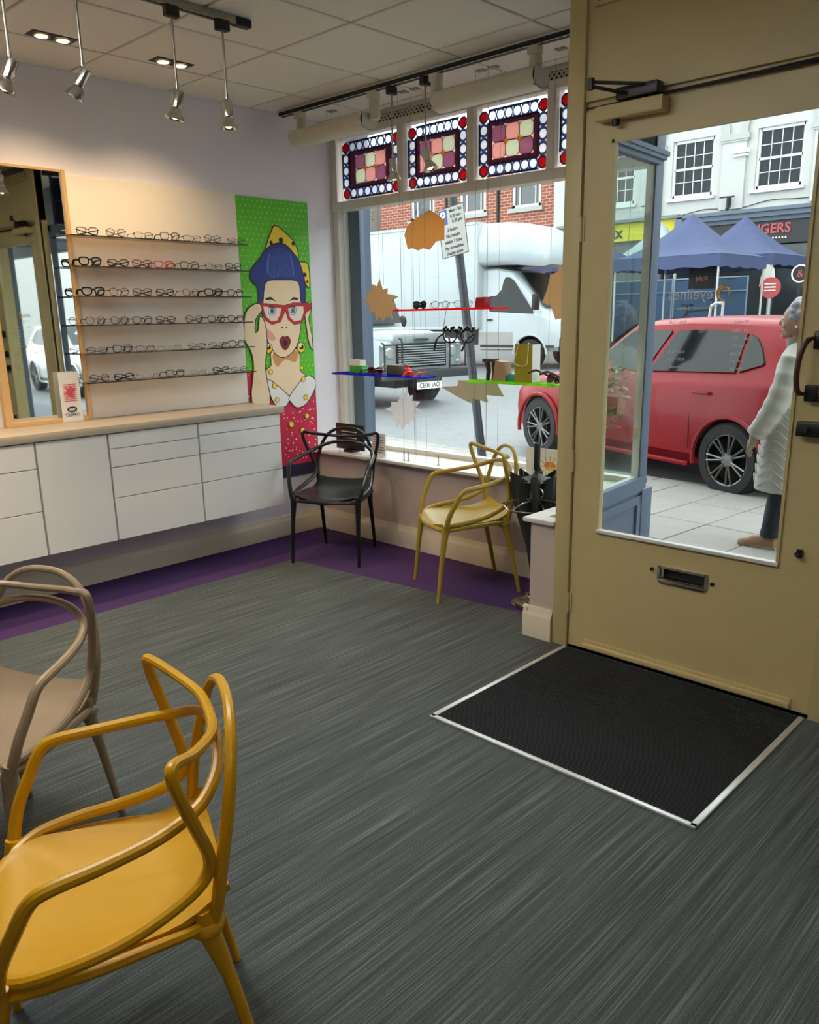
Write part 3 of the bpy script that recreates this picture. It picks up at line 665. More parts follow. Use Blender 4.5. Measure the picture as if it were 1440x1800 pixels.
# ---------------------------------------------------------------- pop-art poster
POLY = {"dress":[[3.412,1.245],[3.475,1.241],[3.466,1.041],[3.602,1.03],[3.782,1.048],[4.039,1.147],[4.032,0.45],[3.379,0.498]],"navy":[[3.383,0.545],[3.708,0.533],[4.037,0.527],[4.036,0.398],[3.376,0.451]],"neck":[[3.657,1.38],[3.88,1.371],[3.894,1.222],[3.937,1.172],[3.782,1.045],[3.597,1.164],[3.593,1.24],[3.639,1.272]],"neckshade":[[3.663,1.363],[3.872,1.366],[3.859,1.284],[3.762,1.306],[3.684,1.258]],"collarl":[[3.595,1.176],[3.774,1.045],[3.763,0.992],[3.731,0.971],[3.664,0.98],[3.614,1.064]],"collarr":[[3.789,1.041],[3.945,1.171],[4.033,1.144],[4.024,1.075],[3.941,0.977],[3.853,0.953],[3.801,0.995]],"arm":[[3.418,1.484],[3.441,1.627],[3.503,1.683],[3.559,1.694],[3.577,1.653],[3.521,1.593],[3.509,1.504],[3.543,1.52],[3.562,1.609],[3.598,1.558],[3.606,1.411],[3.576,1.252],[3.6,1.004],[3.45,1.025],[3.483,1.258],[3.471,1.371],[3.431,1.44]],"hand":[[3.966,1.668],[3.986,1.697],[4.026,1.705],[4.028,1.661],[3.998,1.586],[4.022,1.467],[4.024,1.366],[3.993,1.432],[3.977,1.551]],"face":[[3.603,1.84],[3.657,1.863],[3.772,1.871],[3.898,1.868],[3.939,1.84],[3.936,1.702],[3.918,1.529],[3.878,1.407],[3.81,1.343],[3.749,1.324],[3.691,1.344],[3.631,1.421],[3.598,1.536],[3.588,1.703]],"hair":[[3.56,1.697],[3.562,1.802],[3.516,1.845],[3.504,1.898],[3.535,1.942],[3.597,1.998],[3.643,2.053],[3.731,2.098],[3.817,2.096],[3.887,2.041],[3.932,1.987],[3.975,1.863],[3.971,1.708],[3.937,1.714],[3.933,1.817],[3.898,1.86],[3.772,1.863],[3.656,1.856],[3.613,1.813],[3.59,1.697]],"hairlight":[[3.677,2.044],[3.744,2.074],[3.816,2.069],[3.871,2.018],[3.887,1.929],[3.876,1.879],[3.773,1.882],[3.665,1.874],[3.642,1.945]],"scarf":[[3.651,2.067],[3.709,2.184],[3.744,2.218],[3.809,2.183],[3.893,2.121],[3.929,2.043],[3.932,1.987],[4.016,1.969],[4.018,1.812],[3.981,1.858],[3.93,1.959],[3.887,2.039],[3.81,2.091],[3.716,2.089]],"browl":[[3.616,1.734],[3.665,1.743],[3.717,1.708],[3.664,1.725],[3.625,1.719]],"browr":[[3.823,1.714],[3.867,1.742],[3.912,1.735],[3.903,1.72],[3.869,1.725]],"mouth":[[3.724,1.439],[3.75,1.469],[3.77,1.46],[3.792,1.47],[3.817,1.44],[3.799,1.398],[3.767,1.376],[3.739,1.4]],"mouthin":[[3.75,1.435],[3.769,1.442],[3.789,1.433],[3.781,1.407],[3.766,1.399],[3.755,1.411]],"cheek":[[3.601,1.535],[3.672,1.488],[3.684,1.448],[3.643,1.444],[3.614,1.479]],"glassL":[[3.557,1.703],[3.781,1.684],[3.789,1.651],[3.739,1.572],[3.662,1.555],[3.601,1.589],[3.578,1.659]],"glassLi":[[3.596,1.678],[3.752,1.666],[3.74,1.624],[3.708,1.581],[3.657,1.576],[3.618,1.608],[3.601,1.647]],"glassR":[[3.781,1.684],[3.865,1.702],[4.027,1.698],[4.024,1.66],[3.979,1.633],[3.934,1.563],[3.862,1.551],[3.809,1.588],[3.789,1.651]],"glassRi":[[3.811,1.66],[3.848,1.677],[3.954,1.677],[3.954,1.633],[3.926,1.581],[3.863,1.573],[3.827,1.6]]}
CIRC = {"eyew":[[3.667,1.649,0.029],[3.854,1.651,0.03]],"iris":[[3.669,1.647,0.018],[3.856,1.649,0.019]],"pupil":[[3.669,1.647,0.008],[3.856,1.649,0.008]],"sdot":[[3.696,2.104,0.015],[3.783,2.125,0.02],[3.889,2.108,0.014],[3.984,1.898,0.016],[3.926,1.942,0.013],[4.004,1.852,0.01]],"ear":[[3.619,1.393,0.033],[3.915,1.385,0.035]],"earb":[[3.622,1.399,0.017],[3.919,1.39,0.019]],"bead":[[3.626,1.226,0.016],[3.653,1.126,0.017],[3.668,1.024,0.016],[3.91,1.239,0.014],[3.921,1.155,0.017],[3.936,1.02,0.018],[3.938,0.881,0.018],[3.787,0.833,0.02],[3.889,0.779,0.019]],"nose":[[3.751,1.532,0.006],[3.788,1.531,0.005]],"dots":[[3.433,1.215,0.004],[3.43,1.067,0.006],[3.756,0.885,0.006],[3.812,0.916,0.006],[3.854,0.85,0.006],[3.874,0.916,0.005],[3.969,0.925,0.006],[3.998,0.861,0.007],[4.013,0.983,0.005],[3.817,0.879,0.005],[4.009,0.772,0.006],[3.794,0.771,0.006],[3.752,0.727,0.006],[3.829,0.718,0.007],[3.954,0.678,0.007],[3.762,0.639,0.006],[3.855,0.627,0.006],[3.982,0.598,0.006],[3.804,0.572,0.007],[3.915,0.569,0.006],[4.01,0.658,0.006],[3.907,0.937,0.005]]}
PM = {n: mat('poster_' + n, c, 0.5, var=v, scale=s) for n, c, v, s in (('green', '60C828', 0.06, 2), ('lime', '9CE05A', 0, 1), ('red', 'D02048', 0.06, 4), ('navy', '232344', 0.1, 5), ('skin', 'F8E0BA', 0.04, 6),
      ('shade', 'D99A5E', 0.08, 9), ('white', 'F4F2EE', 0.02, 3), ('blue', '1E2F86', 0.25, 40), ('lightblue', '3F62C8', 0.3, 60), ('yellow', 'FADC30', 0.06, 9), ('ink', '141418', 0, 1), ('lips', '8E1024', 0.1, 20),
      ('frame', 'C4202E', 0.05, 9), ('pink', 'EBA89A', 0.05, 9), ('grey', '6E8FA6', 0.1, 30), ('lens', 'EDE4D2', 0.02, 5))}
PN = list(PM); PI = {n: i for i, n in enumerate(PN)}
po_ = thing('pop_art_poster', (XL+0.01, 3.73, 0.44), 'tall pop art poster of a surprised woman in red glasses on green', 'poster')
B().bx(XL+0.001, XL+0.016, 3.42, 4.04, 0.44, 2.392).obj('board', PM['green'], po_)
pb_ = B(); lay = [0]
def clipy(P, a, b):
    for ax, lim, sg in ((0, a[0], 1), (0, a[1], -1), (1, b[0], 1), (1, b[1], -1)):
        o = []
        for i in range(len(P)):
            p, q = P[i-1], P[i]; ip = sg*(p[ax]-lim) >= 0; iq = sg*(q[ax]-lim) >= 0
            if ip != iq:
                t_ = (lim-p[ax])/(q[ax]-p[ax]); o.append((p[0]+(q[0]-p[0])*t_, p[1]+(q[1]-p[1])*t_))
            if iq: o.append(tuple(q))
        P = o
    return P
def grow(P, d):
    A = sum(P[i-1][0]*P[i][1]-P[i][0]*P[i-1][1] for i in range(len(P))); sg = 1 if A > 0 else -1; o = []
    for i in range(len(P)):
        a, b, c = Vector(P[i-1]), Vector(P[i]), Vector(P[(i+1) % len(P)])
        n1 = Vector(((b-a).y, -(b-a).x)).normalized(); n2 = Vector(((c-b).y, -(c-b).x)).normalized()
        n_ = (n1+n2); n_ = n_.normalized() if n_.length > 1e-6 else n1
        o.append(tuple(b + n_*d*sg))
    return o
def soft(P, n=3): return [tuple(v.xy) for v in catmull([(x, y, 0) for x, y in P], n, True)]
def ink(P, m, sm=True, line=0.0):
    if sm: P = soft(P)
    if line: ink(grow(P, line), 'ink', False)
    lay[0] += 1; x = XL + 0.0162 + lay[0]*0.00006
    P = clipy(P, (3.42, 4.04), (0.44, 2.392))
    if len(P) > 2: pb_.poly([(x, a, b) for a, b in P], PI[m])
def disc(c, m, line=0.0, n=14): ink([(c[0]+c[2]*math.cos(2*math.pi*k/n), c[1]+c[2]*math.sin(2*math.pi*k/n)) for k in range(n)], m, False, line)
lay0 = lay[0]
for i in range(16):
    for j in range(40):
        y = 3.44 + 0.04*i + (0.02 if j % 2 else 0); z = 2.37 - 0.036*j
        if y < 4.03: disc((y, z, 0.0065), 'lime', n=8); lay[0] = lay0
lay[0] = lay0 + 2
ink(POLY['dress'], 'red', False, 0.006); ink(POLY['navy'], 'navy', False)
for c in CIRC['dots']: disc(c, 'white', n=8)
for k in range(40):
    disc((rnd.uniform(3.72, 4.03), rnd.uniform(0.56, 0.93), 0.005), 'white', n=8)
ink(POLY['hand'], 'skin', line=0.006); ink(POLY['neck'], 'skin', line=0.005); ink(POLY['neckshade'], 'shade')
ink(POLY['collarl'], 'white', line=0.006); ink(POLY['collarr'], 'white', line=0.006)
ink(POLY['scarf'], 'yellow', line=0.007); 
for c in CIRC['sdot']: disc(c, 'ink')
ink(POLY['face'], 'skin', line=0.006); ink(POLY['cheek'], 'pink')
ink(POLY['hair'], 'blue', line=0.007); ink(POLY['hairlight'], 'lightblue')
for k in range(26):
    y = 3.655 + 0.0088*k; a = (y, 1.875); b = (3.765 + (y-3.765)*0.72, 2.075 - 0.5*(y-3.765)**2)
    ink([a, (a[0]+0.005, a[1]), (b[0]+0.002, b[1]), (b[0]-0.002, b[1])], 'blue' if k % 2 else 'navy', False); lay[0] -= 1
lay[0] += 2
ink(POLY['browl'], 'ink', False); ink(POLY['browr'], 'ink', False)
ink(POLY['glassL'], 'frame', False, 0.003); ink(POLY['glassLi'], 'lens', False); ink(POLY['glassR'], 'frame', False, 0.003); ink(POLY['glassRi'], 'lens', False)
for k, m_, ln in (('eyew', 'white', 0.004), ('iris', 'grey', 0.003), ('pupil', 'ink', 0), ('nose', 'ink', 0), ('ear', 'yellow', 0.004), ('earb', 'ink', 0)):
    for c in CIRC[k]: disc(c, m_, ln)
for c in CIRC['eyew']: ink([(c[0]-0.036, c[1]+0.012), (c[0]-0.01, c[1]+0.03), (c[0]+0.02, c[1]+0.028), (c[0]+0.036, c[1]+0.008), (c[0]+0.015, c[1]+0.02), (c[0]-0.012, c[1]+0.022)], 'ink', False)
for c in CIRC['ear']: disc((c[0]-0.008, c[1]+0.018, c[2]*0.42), 'white')
ink(POLY['mouth'], 'lips', line=0.004); ink(POLY['mouthin'], 'ink')
ink(POLY['arm'], 'skin', line=0.007)
for c in CIRC['bead']: disc(c, 'yellow', 0.003)
pb_.obj('print', [PM[n] for n in PN], po_, smooth=False, fix=False)

# ---------------------------------------------------------------- recessed twin downlights
def downlight(cx, cy, label, p=26, shown=True):
    t = thing('twin_downlight', (cx, cy, ZC-0.004), label, 'ceiling light', 'recessed twin downlights')
    B().bx(cx-0.048, cx+0.048, cy-0.112, cy+0.112, ZC-0.004, ZC+0.006, bev=0.002).obj('bezel', m_black, t)
    for s_ in (-1, 1):
        y = cy + 0.053*s_
        B().lathe([(0.042, 0), (0.038, 0.004), (0.034, 0.001)], (cx, y, ZC-0.009), 20).obj('lamp_ring', m_steel, t)
        B().lathe([(0.034, 0.002), (0.028, -0.003), (0.0, -0.006)], (cx, y, ZC-0.008), 18).obj('lens', m_bulb, t)
        spot((cx, y, ZC-0.018), (0.0, 0, -1), p, WARM if shown else SOFT, t, 125, 0.8, 0.03)
downlight(-4.335, 2.055, 'black recessed twin downlight over the mirror, left of the pair', 20)
downlight(-4.312, 2.697, 'black recessed twin downlight over the display panel, right of the pair', 18)
downlight(-4.33, 1.35, 'black recessed twin downlight outside the left picture edge', 22)
for i, (x, y, lab) in enumerate(((-2.3, 0.55, 'left over the yellow chair'), (-0.5, 0.55, 'over the viewpoint'), (1.4, 0.55, 'right of the viewpoint'), (0.4, 2.2, 'before the right wall'))):
    downlight(x, y, 'added fill downlight in the ceiling outside the picture, ' + lab, 8, False)  # further downlights added out of view to fill the room
def linear(x, y, L_, label, p):  # hanging light strip added out of view to brighten walls and ceiling
    t = thing('added_fill_light', (x, y, 2.80), label, 'ceiling light', 'added linear fill lights out of view')
    B().bx(x-L_/2, x+L_/2, y-0.04, y+0.04, 2.80, 2.86, bev=0.006).obj('housing', m_alu, t)
    B().bx(x-L_/2+0.02, x+L_/2-0.02, y-0.03, y+0.03, 2.795, 2.80).bx(x-L_/2+0.02, x+L_/2-0.02, y-0.03, y+0.03, 2.86, 2.863).obj('diffuser', mat('fill_light_diffuser', 'F2F4F6', 0.5, var=0, emit=0.8), t)
    for sx in (-1, 1): B().cyl((x+sx*L_*0.4, y, 2.86), (x+sx*L_*0.4, y, ZC), 0.003, n=6).obj('cable', m_steel, t)
    for up in (0, 1):
        l = bpy.data.lights.new('lamp', 'AREA'); l.shape = 'RECTANGLE'; l.size = L_-0.04; l.size_y = 0.06; l.energy = p*2.6 if up else p; l.color = (0.93, 0.97, 1.0)
        o = bpy.data.objects.new('lamp', l); COL.objects.link(o); o.parent = t; o.location = (0, 0, 0.07 if up else -0.01); o.rotation_euler = (R(180) if up else 0, 0, 0)
linear(-2.5, 0.80, 1.9, 'added unseen linear fill light over the left of the shop floor left of the viewpoint', 19)
linear(0.9, -0.9, 1.8, 'added unseen linear fill light over the right of the shop floor behind the viewpoint', 3)
# ---------------------------------------------------------------- ceiling track with four rod spotlights
tr = thing('lighting_track', (-3.5, 0.0, ZC-0.035), 'steel ceiling track with black end cap carrying rod spotlights', 'lighting track')
B().bx(-3.52, -3.48, -2.0, 2.56, ZC-0.034, ZC-0.001).obj('rail', m_steel, tr)
B().bx(-3.508, -3.492, -2.0, 2.55, ZC-0.0365, ZC-0.034).obj('slot', m_black, tr)
B().bx(-3.522, -3.478, 2.53, 2.62, ZC-0.037, ZC-0.001, bev=0.006).obj('end_cap', m_black, tr)
def rodspot(x, y, zb, aim, label, ztop=ZC-0.036, lit=8, glow=True, mm=None):
    mm = mm or m_chrome
    t = thing('rod_spotlight', (x, y, zb), label, 'spotlight', 'rod spotlights hanging from the ceiling tracks')
    B().bx(x-0.018, x+0.018, y-0.032, y+0.032, ztop-0.045, ztop, bev=0.004).obj('track_adapter', m_black, t)
    B().cyl((x, y, ztop-0.04), (x, y, zb), 0.0055, n=10).cyl((x, y, zb+0.04), (x, y, zb-0.005), 0.008, n=10).obj('rod', m_steel, t)
    d = Vector(aim).normalized(); q = d.to_track_quat('Z', 'Y').to_matrix(); c = Vector((x, y, zb-0.012))
    hd = B(); hd.sph(c, 0.012, 10, 6); hd.lathe([(0.0, -0.028), (0.021, -0.026), (0.024, -0.02), (0.024, 0.045), (0.021, 0.048), (0.028, 0.062), (0.040, 0.082), (0.043, 0.095), (0.040, 0.095), (0.030, 0.075), (0.022, 0.066)], c, 20, M=q)
    h_ = hd.obj('lamp_head', mm, t)
    if glow: B().sph(c + d*0.075, (0.020, 0.020, 0.020), 12, 8).obj('bulb', m_bulb, h_)
    if lit: spot(c + d*0.10, aim, lit, WARM, t, 70, 0.7, 0.02)
    return t
rodspot(-3.48, 1.474, 2.557, (-0.25, -0.35, -1), 'chrome rod spotlight at the left picture edge, leftmost of the four', lit=26)
rodspot(-3.48, 1.764, 2.575, (-0.45, -0.45, -1), 'chrome rod spotlight second from the left, tilted towards the wall', lit=26)
rodspot(-3.48, 2.193, 2.565, (-0.2, -0.15, -1), 'chrome rod spotlight third from the left, lit, above the panel', lit=12)
rodspot(-3.48, 2.452, 2.565, (0.0, 0.0, -1), 'chrome rod spotlight next to the end cap of the track', lit=10)
tw = thing('lighting_track', (-3.5, 3.81, ZC-0.035), 'white ceiling track with black slot along the shop window', 'lighting track')
B().bx(-4.80, -2.16, 3.79, 3.835, ZC-0.034, ZC-0.001).obj('rail', m_white, tw)
B().bx(-4.79, -2.17, 3.785, 3.79, ZC-0.034, ZC-0.012).bx(-4.79, -2.17, 3.80, 3.825, ZC-0.0365, ZC-0.034).obj('slot', m_black, tw)
rodspot(-3.745, 3.81, 2.50, (0.05, 0.05, -1), 'rod spotlight in the window pointing straight down between two leaded panels', lit=5)
rodspot(-3.475, 3.81, 2.52, (0.35, 0.1, -1), 'rod spotlight in the window tilted right before the pink leaded squares', lit=5)
m_fit = mat('ivory_metal', 'DCD6C4', 0.4, var=0.03)
def washer(xa, xb, x0, x1, z0, label):
    t = thing('window_wall_washer', ((x0+x1)/2, 3.85, z0), label, 'light fitting', 'white linear fittings on the window track')
    for x in (xa, xb):
        B().bx(x-0.03, x+0.03, 3.785, 3.84, ZC-0.075, ZC-0.036).lathe([(0.030, 0), (0.034, 0.01), (0.034, 0.10), (0.030, 0.115)], (x, 3.82, ZC-0.19), 18).obj('end_mount', m_fit, t)
    b = B(); pr = [(3.80 + 0.075*math.cos(a), z0 + 0.055 + 0.055*math.sin(a)) for a in [math.pi*(0.78 + 1.15*k/14) for k in range(15)]]
    inner = [(y_, z_ + 0.006) for y_, z_ in pr[::-1]]
    rr = pr + inner
    b.loft([[(x, y, z) for y, z in rr] for x in (x0, x1)])
    b.obj('trough', m_fit, t)
    B().cyl((x0+0.02, 3.80, z0+0.075), (x1-0.02, 3.80, z0+0.075), 0.012, n=12).obj('tube_lamp', m_white, t)
    B().bx(x0, x0+0.008, 3.74, 3.87, z0+0.01, z0+0.10).obj('end_plate', m_fit, t); B().bx(x1-0.008, x1, 3.74, 3.87, z0+0.01, z0+0.10).obj('end_plate', m_fit, t)
washer(-4.60, -3.90, -4.63, -3.93, 2.695, 'ivory linear light trough near the display wall')
washer(-3.395, -2.72, -3.36, -2.67, 2.70, 'ivory linear light trough nearest the entrance door')

# ---------------------------------------------------------------- moulded armchairs with three interlaced back loops
def chair(name, x, y, rz, m, label):
    t = thing(name, (x, y, 0), label, 'chair', 'moulded armchairs with interlaced backs', rz, local=True)
    def mir(h): return [(-a, b, c) for a, b, c in h[::-1]] + h[1:] if abs(h[0][0]) < 1e-6 else h
    def loop(nm, half, rad, flat=1.0):
        P = catmull(mir(half), 6); n = len(P)
        rr = [rad*(1.0 + 0.12*math.cos(math.pi*2*(i/(n-1)))) for i in range(n)]
        b = B(); b.tube(P, rr, 10, flat=flat); return b.obj(nm, m, t)
    # wide ears: nearly straight top rail, pointed shoulders, narrow waist, then forward along the seat
    loop('ear_loop', [(0, .232, .795), (.10, .222, .80), (.20, .175, .816), (.255, .135, .832), (.272, .128, .818), (.266, .140, .765), (.240, .165, .68), (.212, .185, .60), (.204, .175, .55), (.214, .125, .515), (.236, .03, .485), (.246, -.06, .47), (.236, -.15, .455), (.20, -.20, .44)], .0128)
    # high round arch that runs down into the rear legs
    loop('arch_loop', [(0, .266, .846), (.07, .263, .838), (.13, .255, .805), (.172, .243, .745), (.196, .228, .67), (.206, .213, .60), (.203, .203, .54), (.194, .195, .48), (.187, .182, .43)], .0128)
    # lower arch that opens into the arms and drops into the front legs
    loop('arm_loop', [(0, .240, .757), (.08, .234, .752), (.15, .216, .734), (.205, .175, .708), (.245, .10, .688), (.268, .0, .672), (.280, -.09, .660), (.279, -.125, .640), (.270, -.155, .585), (.256, -.185, .52), (.242, -.20, .46), (.230, -.205, .42)], .0134)
    # seat: rounded shell, raised at the back edge
    b = B(); nu, nv = 20, 14; top = []; bot = []
    for j in range(nv+1):
        v = j/nv; yy = -.235 + .455*v
        w = .225 - .035*v - .10*max(0, (0.14-v)/0.14)**2 + 0.01*math.sin(math.pi*v)
        rt = []; rb = []
        for i in range(nu+1):
            u = -1 + 2*i/nu
            z = .448 + .016*abs(u)**2.5 + .05*max(0, (v-.72)/.28)**2 - .012*math.sin(math.pi*min(1, v*1.1)) - .022*max(0, (0.16-v)/0.16)**2
            yb = yy + (-.028*(1-u*u) if v < .02 else -.028*(1-u*u)*(1-v))
            rt.append((w*u, yb, z)); rb.append((w*u*.985, yb+.003, z-.016))
        top.append(rt); bot.append(rb)
    rings = []
    for a, c in zip(top, bot): rings.append(a + c[::-1])
    b.loft(rings)
    b.obj('seat', m, t)
    # rim under the seat joining the legs
    P = catmull([(.215, -.205, .425), (.238, -.08, .435), (.222, .06, .44), (.182, .178, .435), (.09, .205, .44), (0, .212, .442), (-.09, .205, .44), (-.182, .178, .435), (-.222, .06, .44), (-.238, -.08, .435), (-.215, -.205, .425), (-.1, -.242, .424), (0, -.255, .424), (.1, -.242, .424)], 5, True)
    b = B(); b.tube(P, .0125, 8, closed=True); b.obj('seat_rim', m, t)
    for sx in (-1, 1):
        b = B(); P = catmull([(sx*.232, -.20, .455), (sx*.226, -.205, .41), (sx*.228, -.22, .30), (sx*.231, -.237, .15), (sx*.234, -.252, 0)], 4)
        b.tube(P, [.020 + .004*max(0, 1-abs(i-4)/4) - .0095*i/(len(P)-1) for i in range(len(P))], 12); b.obj('leg', m, t)
        b = B(); P = catmull([(sx*.186, .165, .47), (sx*.184, .175, .41), (sx*.184, .205, .30), (sx*.186, .237, .15), (sx*.187, .268, 0)], 4)
        b.tube(P, [.019 + .006*max(0, 1-abs(i-4)/4) - .0085*i/(len(P)-1) for i in range(len(P))], 12); b.obj('leg', m, t)
        # gusset that fairs the leg into the seat shell
        B().sph((sx*.17, .17, .425), (.045, .04, .028), 12, 8).obj('leg_gusset', m, t); B().sph((sx*.20, -.185, .425), (.038, .036, .022), 12, 8).obj('leg_gusset', m, t)
    return t
mc_black = mat('black_moulded_plastic', '17181B', 0.32, var=0.05); mc_must = mat('mustard_moulded_plastic', 'A98F2C', 0.36, var=0.04); mc_yel = mat('yellow_moulded_plastic', 'D29C04', 0.34, var=0.03); mc_tau = mat('taupe_moulded_plastic', '9A8468', 0.36, var=0.04)
chair('armchair', -4.150, 3.600, R(29), mc_black, 'black moulded armchair in the corner below the poster')
chair('armchair', -3.030, 3.640, R(-30.4), mc_must, 'olive mustard moulded armchair before the window beside the umbrella')
chair('armchair', -1.501, 0.630, R(-24.7), mc_yel, 'bright yellow moulded armchair nearest the viewer')
chair('armchair', -2.434, 0.744, R(26.4), mc_tau, 'taupe moulded armchair cut off at the left picture edge')

# ---------------------------------------------------------------- hanging acrylic shelves in the window
def acryl(name, c, e=0.0):
    if name in MATS: return MATS[name]
    return stain(name, c, 0.25, 0.03)
m_wire = mat('thin_steel_wire', '8D8F90', 0.4, metal=0.6, var=0)
def shelf(name, x0, x1, z, m, label, hooks):
    t = thing(name, ((x0+x1)/2, 4.06, z), label, 'shelf', 'acrylic shelves hung in the shop window')
    B().bx(x0, x1, 3.985, 4.135, z-0.012, z, bev=0.002).obj('board', m, t)
    for x in hooks:
        for y in (4.0, 4.12): B().tube([(x, y, ZC), (x, y, z-0.02), (x, y, 0.622)], 0.0011, 4).obj('wire', m_wire, t)
        B().bx(x-0.03, x+0.03, 4.03, 4.07, ZC-0.006, ZC).obj('ceiling_hook', m_steel, t)
    for x in (x0+0.03, x1-0.03): B().cyl((x, 4.0, z-0.018), (x, 4.0, z+0.004), 0.006, n=8).obj('clip', m, t)
    return t
shelf('acrylic_shelf', -3.945, -3.107, 1.640, acryl('red_acrylic', 'F0202C'), 'red acrylic shelf hung highest in the shop window', (-3.88, -3.17))
shelf('acrylic_shelf', -4.585, -3.70, 1.208, acryl('violet_blue_acrylic', '3A3CE0'), 'violet blue acrylic shelf hung low at the window left', (-4.55, -3.78))
shelf('acrylic_shelf', -3.32, -2.655, 1.203, acryl('lime_acrylic', 'B4F01E'), 'lime green acrylic shelf hung low beside the door', (-3.26, -2.72))
# what stands on them
m_sun = clear('sunglass_lens', '3A3436', 0.7)
spectacles('thick', mk_black, (-3.74, 4.03, 1.640), R(170), 'dark sunglasses at the left end of the red window shelf', 'glasses in the window', lensm=m_sun, folded=True)
spectacles('round', mk_gun, (-3.60, 4.07, 1.640), R(215), 'thin wire spectacles on the red window shelf beside the dark sunglasses', 'glasses in the window')
spectacles('aviator', mk_wine, (-3.40, 4.06, 1.640), R(190), 'wine spectacles on the red window shelf left of the red case', 'glasses in the window')
rc = B(); rc.prism([(-0.04, 0), (0.03, 0), (0.04, 0.06), (-0.03, 0.058)], lambda u, v, w: (-3.238+u, 4.05+w, 1.640+v), -0.03, 0.03)
tag(rc.obj('spectacle_case', mk_red), 'small dark red spectacle case at the right end of the red shelf', 'case')
spectacles('thick', mk_red, (-4.17, 4.03, 1.208), R(185), 'red and black sunglasses on the blue window shelf', 'glasses in the window', lensm=m_sun, mtemple=mk_black)
m_green = mat('green_carton', '3FAE3A', 0.5, var=0.08)
gb_ = thing('carton', (-4.37, 4.06, 1.208), 'small green and white carton at the left end of the blue shelf', 'box')
B().bx(-4.44, -4.31, 4.03, 4.09, 1.209, 1.262, bev=0.003).obj('carton_base', m_green, gb_); B().bx(-4.44, -4.33, 4.032, 4.088, 1.262, 1.30).obj('carton_lid', m_card, gb_)
m_camo = mat('dark_patterned_card', '4A4636', 0.5, var=0.6, scale=50)
tag(B().bx(-4.065, -3.945, 4.03, 4.10, 1.209, 1.275, bev=0.004).obj('spectacle_case', m_camo), 'dark patterned hard case in the middle of the blue shelf', 'case')
m_red2 = mat('scarlet_plastic', 'E03026', 0.35, var=0.05)
rt = B(); rt.lathe([(0.026, 0), (0.028, 0.02), (0.022, 0.045), (0.012, 0.05), (0.012, 0.07), (0.0, 0.072)], (-3.885, 4.05, 1.209), 14); rt.bx(-3.90, -3.84, 4.03, 4.07, 1.209, 1.235)
tag(rt.obj('cleaning_bottle', m_red2), 'scarlet plastic lens cleaner bottle on the blue shelf', 'bottle')
spectacles('cat', mat('orange_acetate', 'D86A3A', 0.25, var=0.1), (-3.765, 4.05, 1.208), R(175), 'orange spectacles at the right end of the blue shelf', 'glasses in the window')
ls = B()
for x in (-3.205, -3.162):
    ls.tube([(x, 4.06, 1.204), (x+0.01, 4.06, 1.26), (x-0.01+0.02*(x > -3.18), 4.06, 1.325)], [0.012, 0.014, 0.018], 8)
ls.bx(-3.225, -3.143, 4.03, 4.09, 1.315, 1.335)
tag(ls.obj('display_stand', mat('dark_brown_wood', '3A2C22', 0.5, var=0.15)), 'dark brown two-legged display stand on the lime shelf', 'stand')
tag(B().prism([(-0.05, 0), (0.05, 0), (0.035, 0.115), (-0.03, 0.12)], lambda u, v, w: (-3.09+u, 4.06+w, 1.204+v), -0.035, 0.035).obj('gift_box', mat('tan_card', 'A98A6A', 0.6, var=0.06)), 'tan card box beside the dark stand on the lime shelf', 'box')
tag(B().lathe([(0.03, 0), (0.038, 0.012), (0.038, 0.03), (0.03, 0.045), (0.0, 0.05)], (-3.005, 4.05, 1.204), 16, sx=1.0, sy=0.7).obj('lens_case', mat('teal_plastic', '2E9A96', 0.3, var=0.05)), 'round teal lens case beside the gold bag', 'case')
m_gold = mat('mustard_paper', 'A89A14', 0.5, var=0.05)
bg_ = thing('gift_bag', (-2.89, 4.06, 1.204), 'mustard gold paper carrier bag with cord handles on the lime shelf', 'bag')
bb = B(); bb.loft([[(-2.972, 4.02, z), (-2.845, 4.02, z), (-2.845+0.012*0, 4.10, z), (-2.972, 4.10, z)] for z in (1.204, 1.425)], caps=False); bb.add([(-2.972, 4.02, 1.205), (-2.845, 4.02, 1.205), (-2.845, 4.10, 1.205), (-2.972, 4.10, 1.205)], [(0, 1, 2, 3)])
bb.obj('bag_body', m_gold, bg_)
B().bx(-2.845, -2.8435, 4.02, 4.10, 1.206, 1.424).obj('bag_side', m_card, bg_, label='white bag side')
hc = mat('cream_cord', 'E8DFC2', 0.6, var=0.05)
for y in (4.018, 4.102):
    B().tube(catmull([(-2.945, y, 1.415), (-2.955, y-0.012*(1 if y < 4.05 else -1), 1.36), (-2.96, y-0.014*(1 if y < 4.05 else -1), 1.315), (-2.91, y-0.014*(1 if y < 4.05 else -1), 1.30), (-2.875, y-0.012*(1 if y < 4.05 else -1), 1.31), (-2.868, y-0.01*(1 if y < 4.05 else -1), 1.36), (-2.872, y, 1.415)], 4), 0.0028, 6).obj('handle', hc, bg_)
B().sph((-2.945, 4.018, 1.428), 0.006, 8, 6).sph((-2.872, 4.018, 1.428), 0.006, 8, 6).obj('handle_knot', m_card, bg_)
spectacles('thick', mk_wine, (-2.705, 4.03, 1.205), R(150), 'dark red sunglasses propped at the right end of the lime shelf', 'glasses in the window', lensm=m_sun, rx=R(25), sc=1.25)
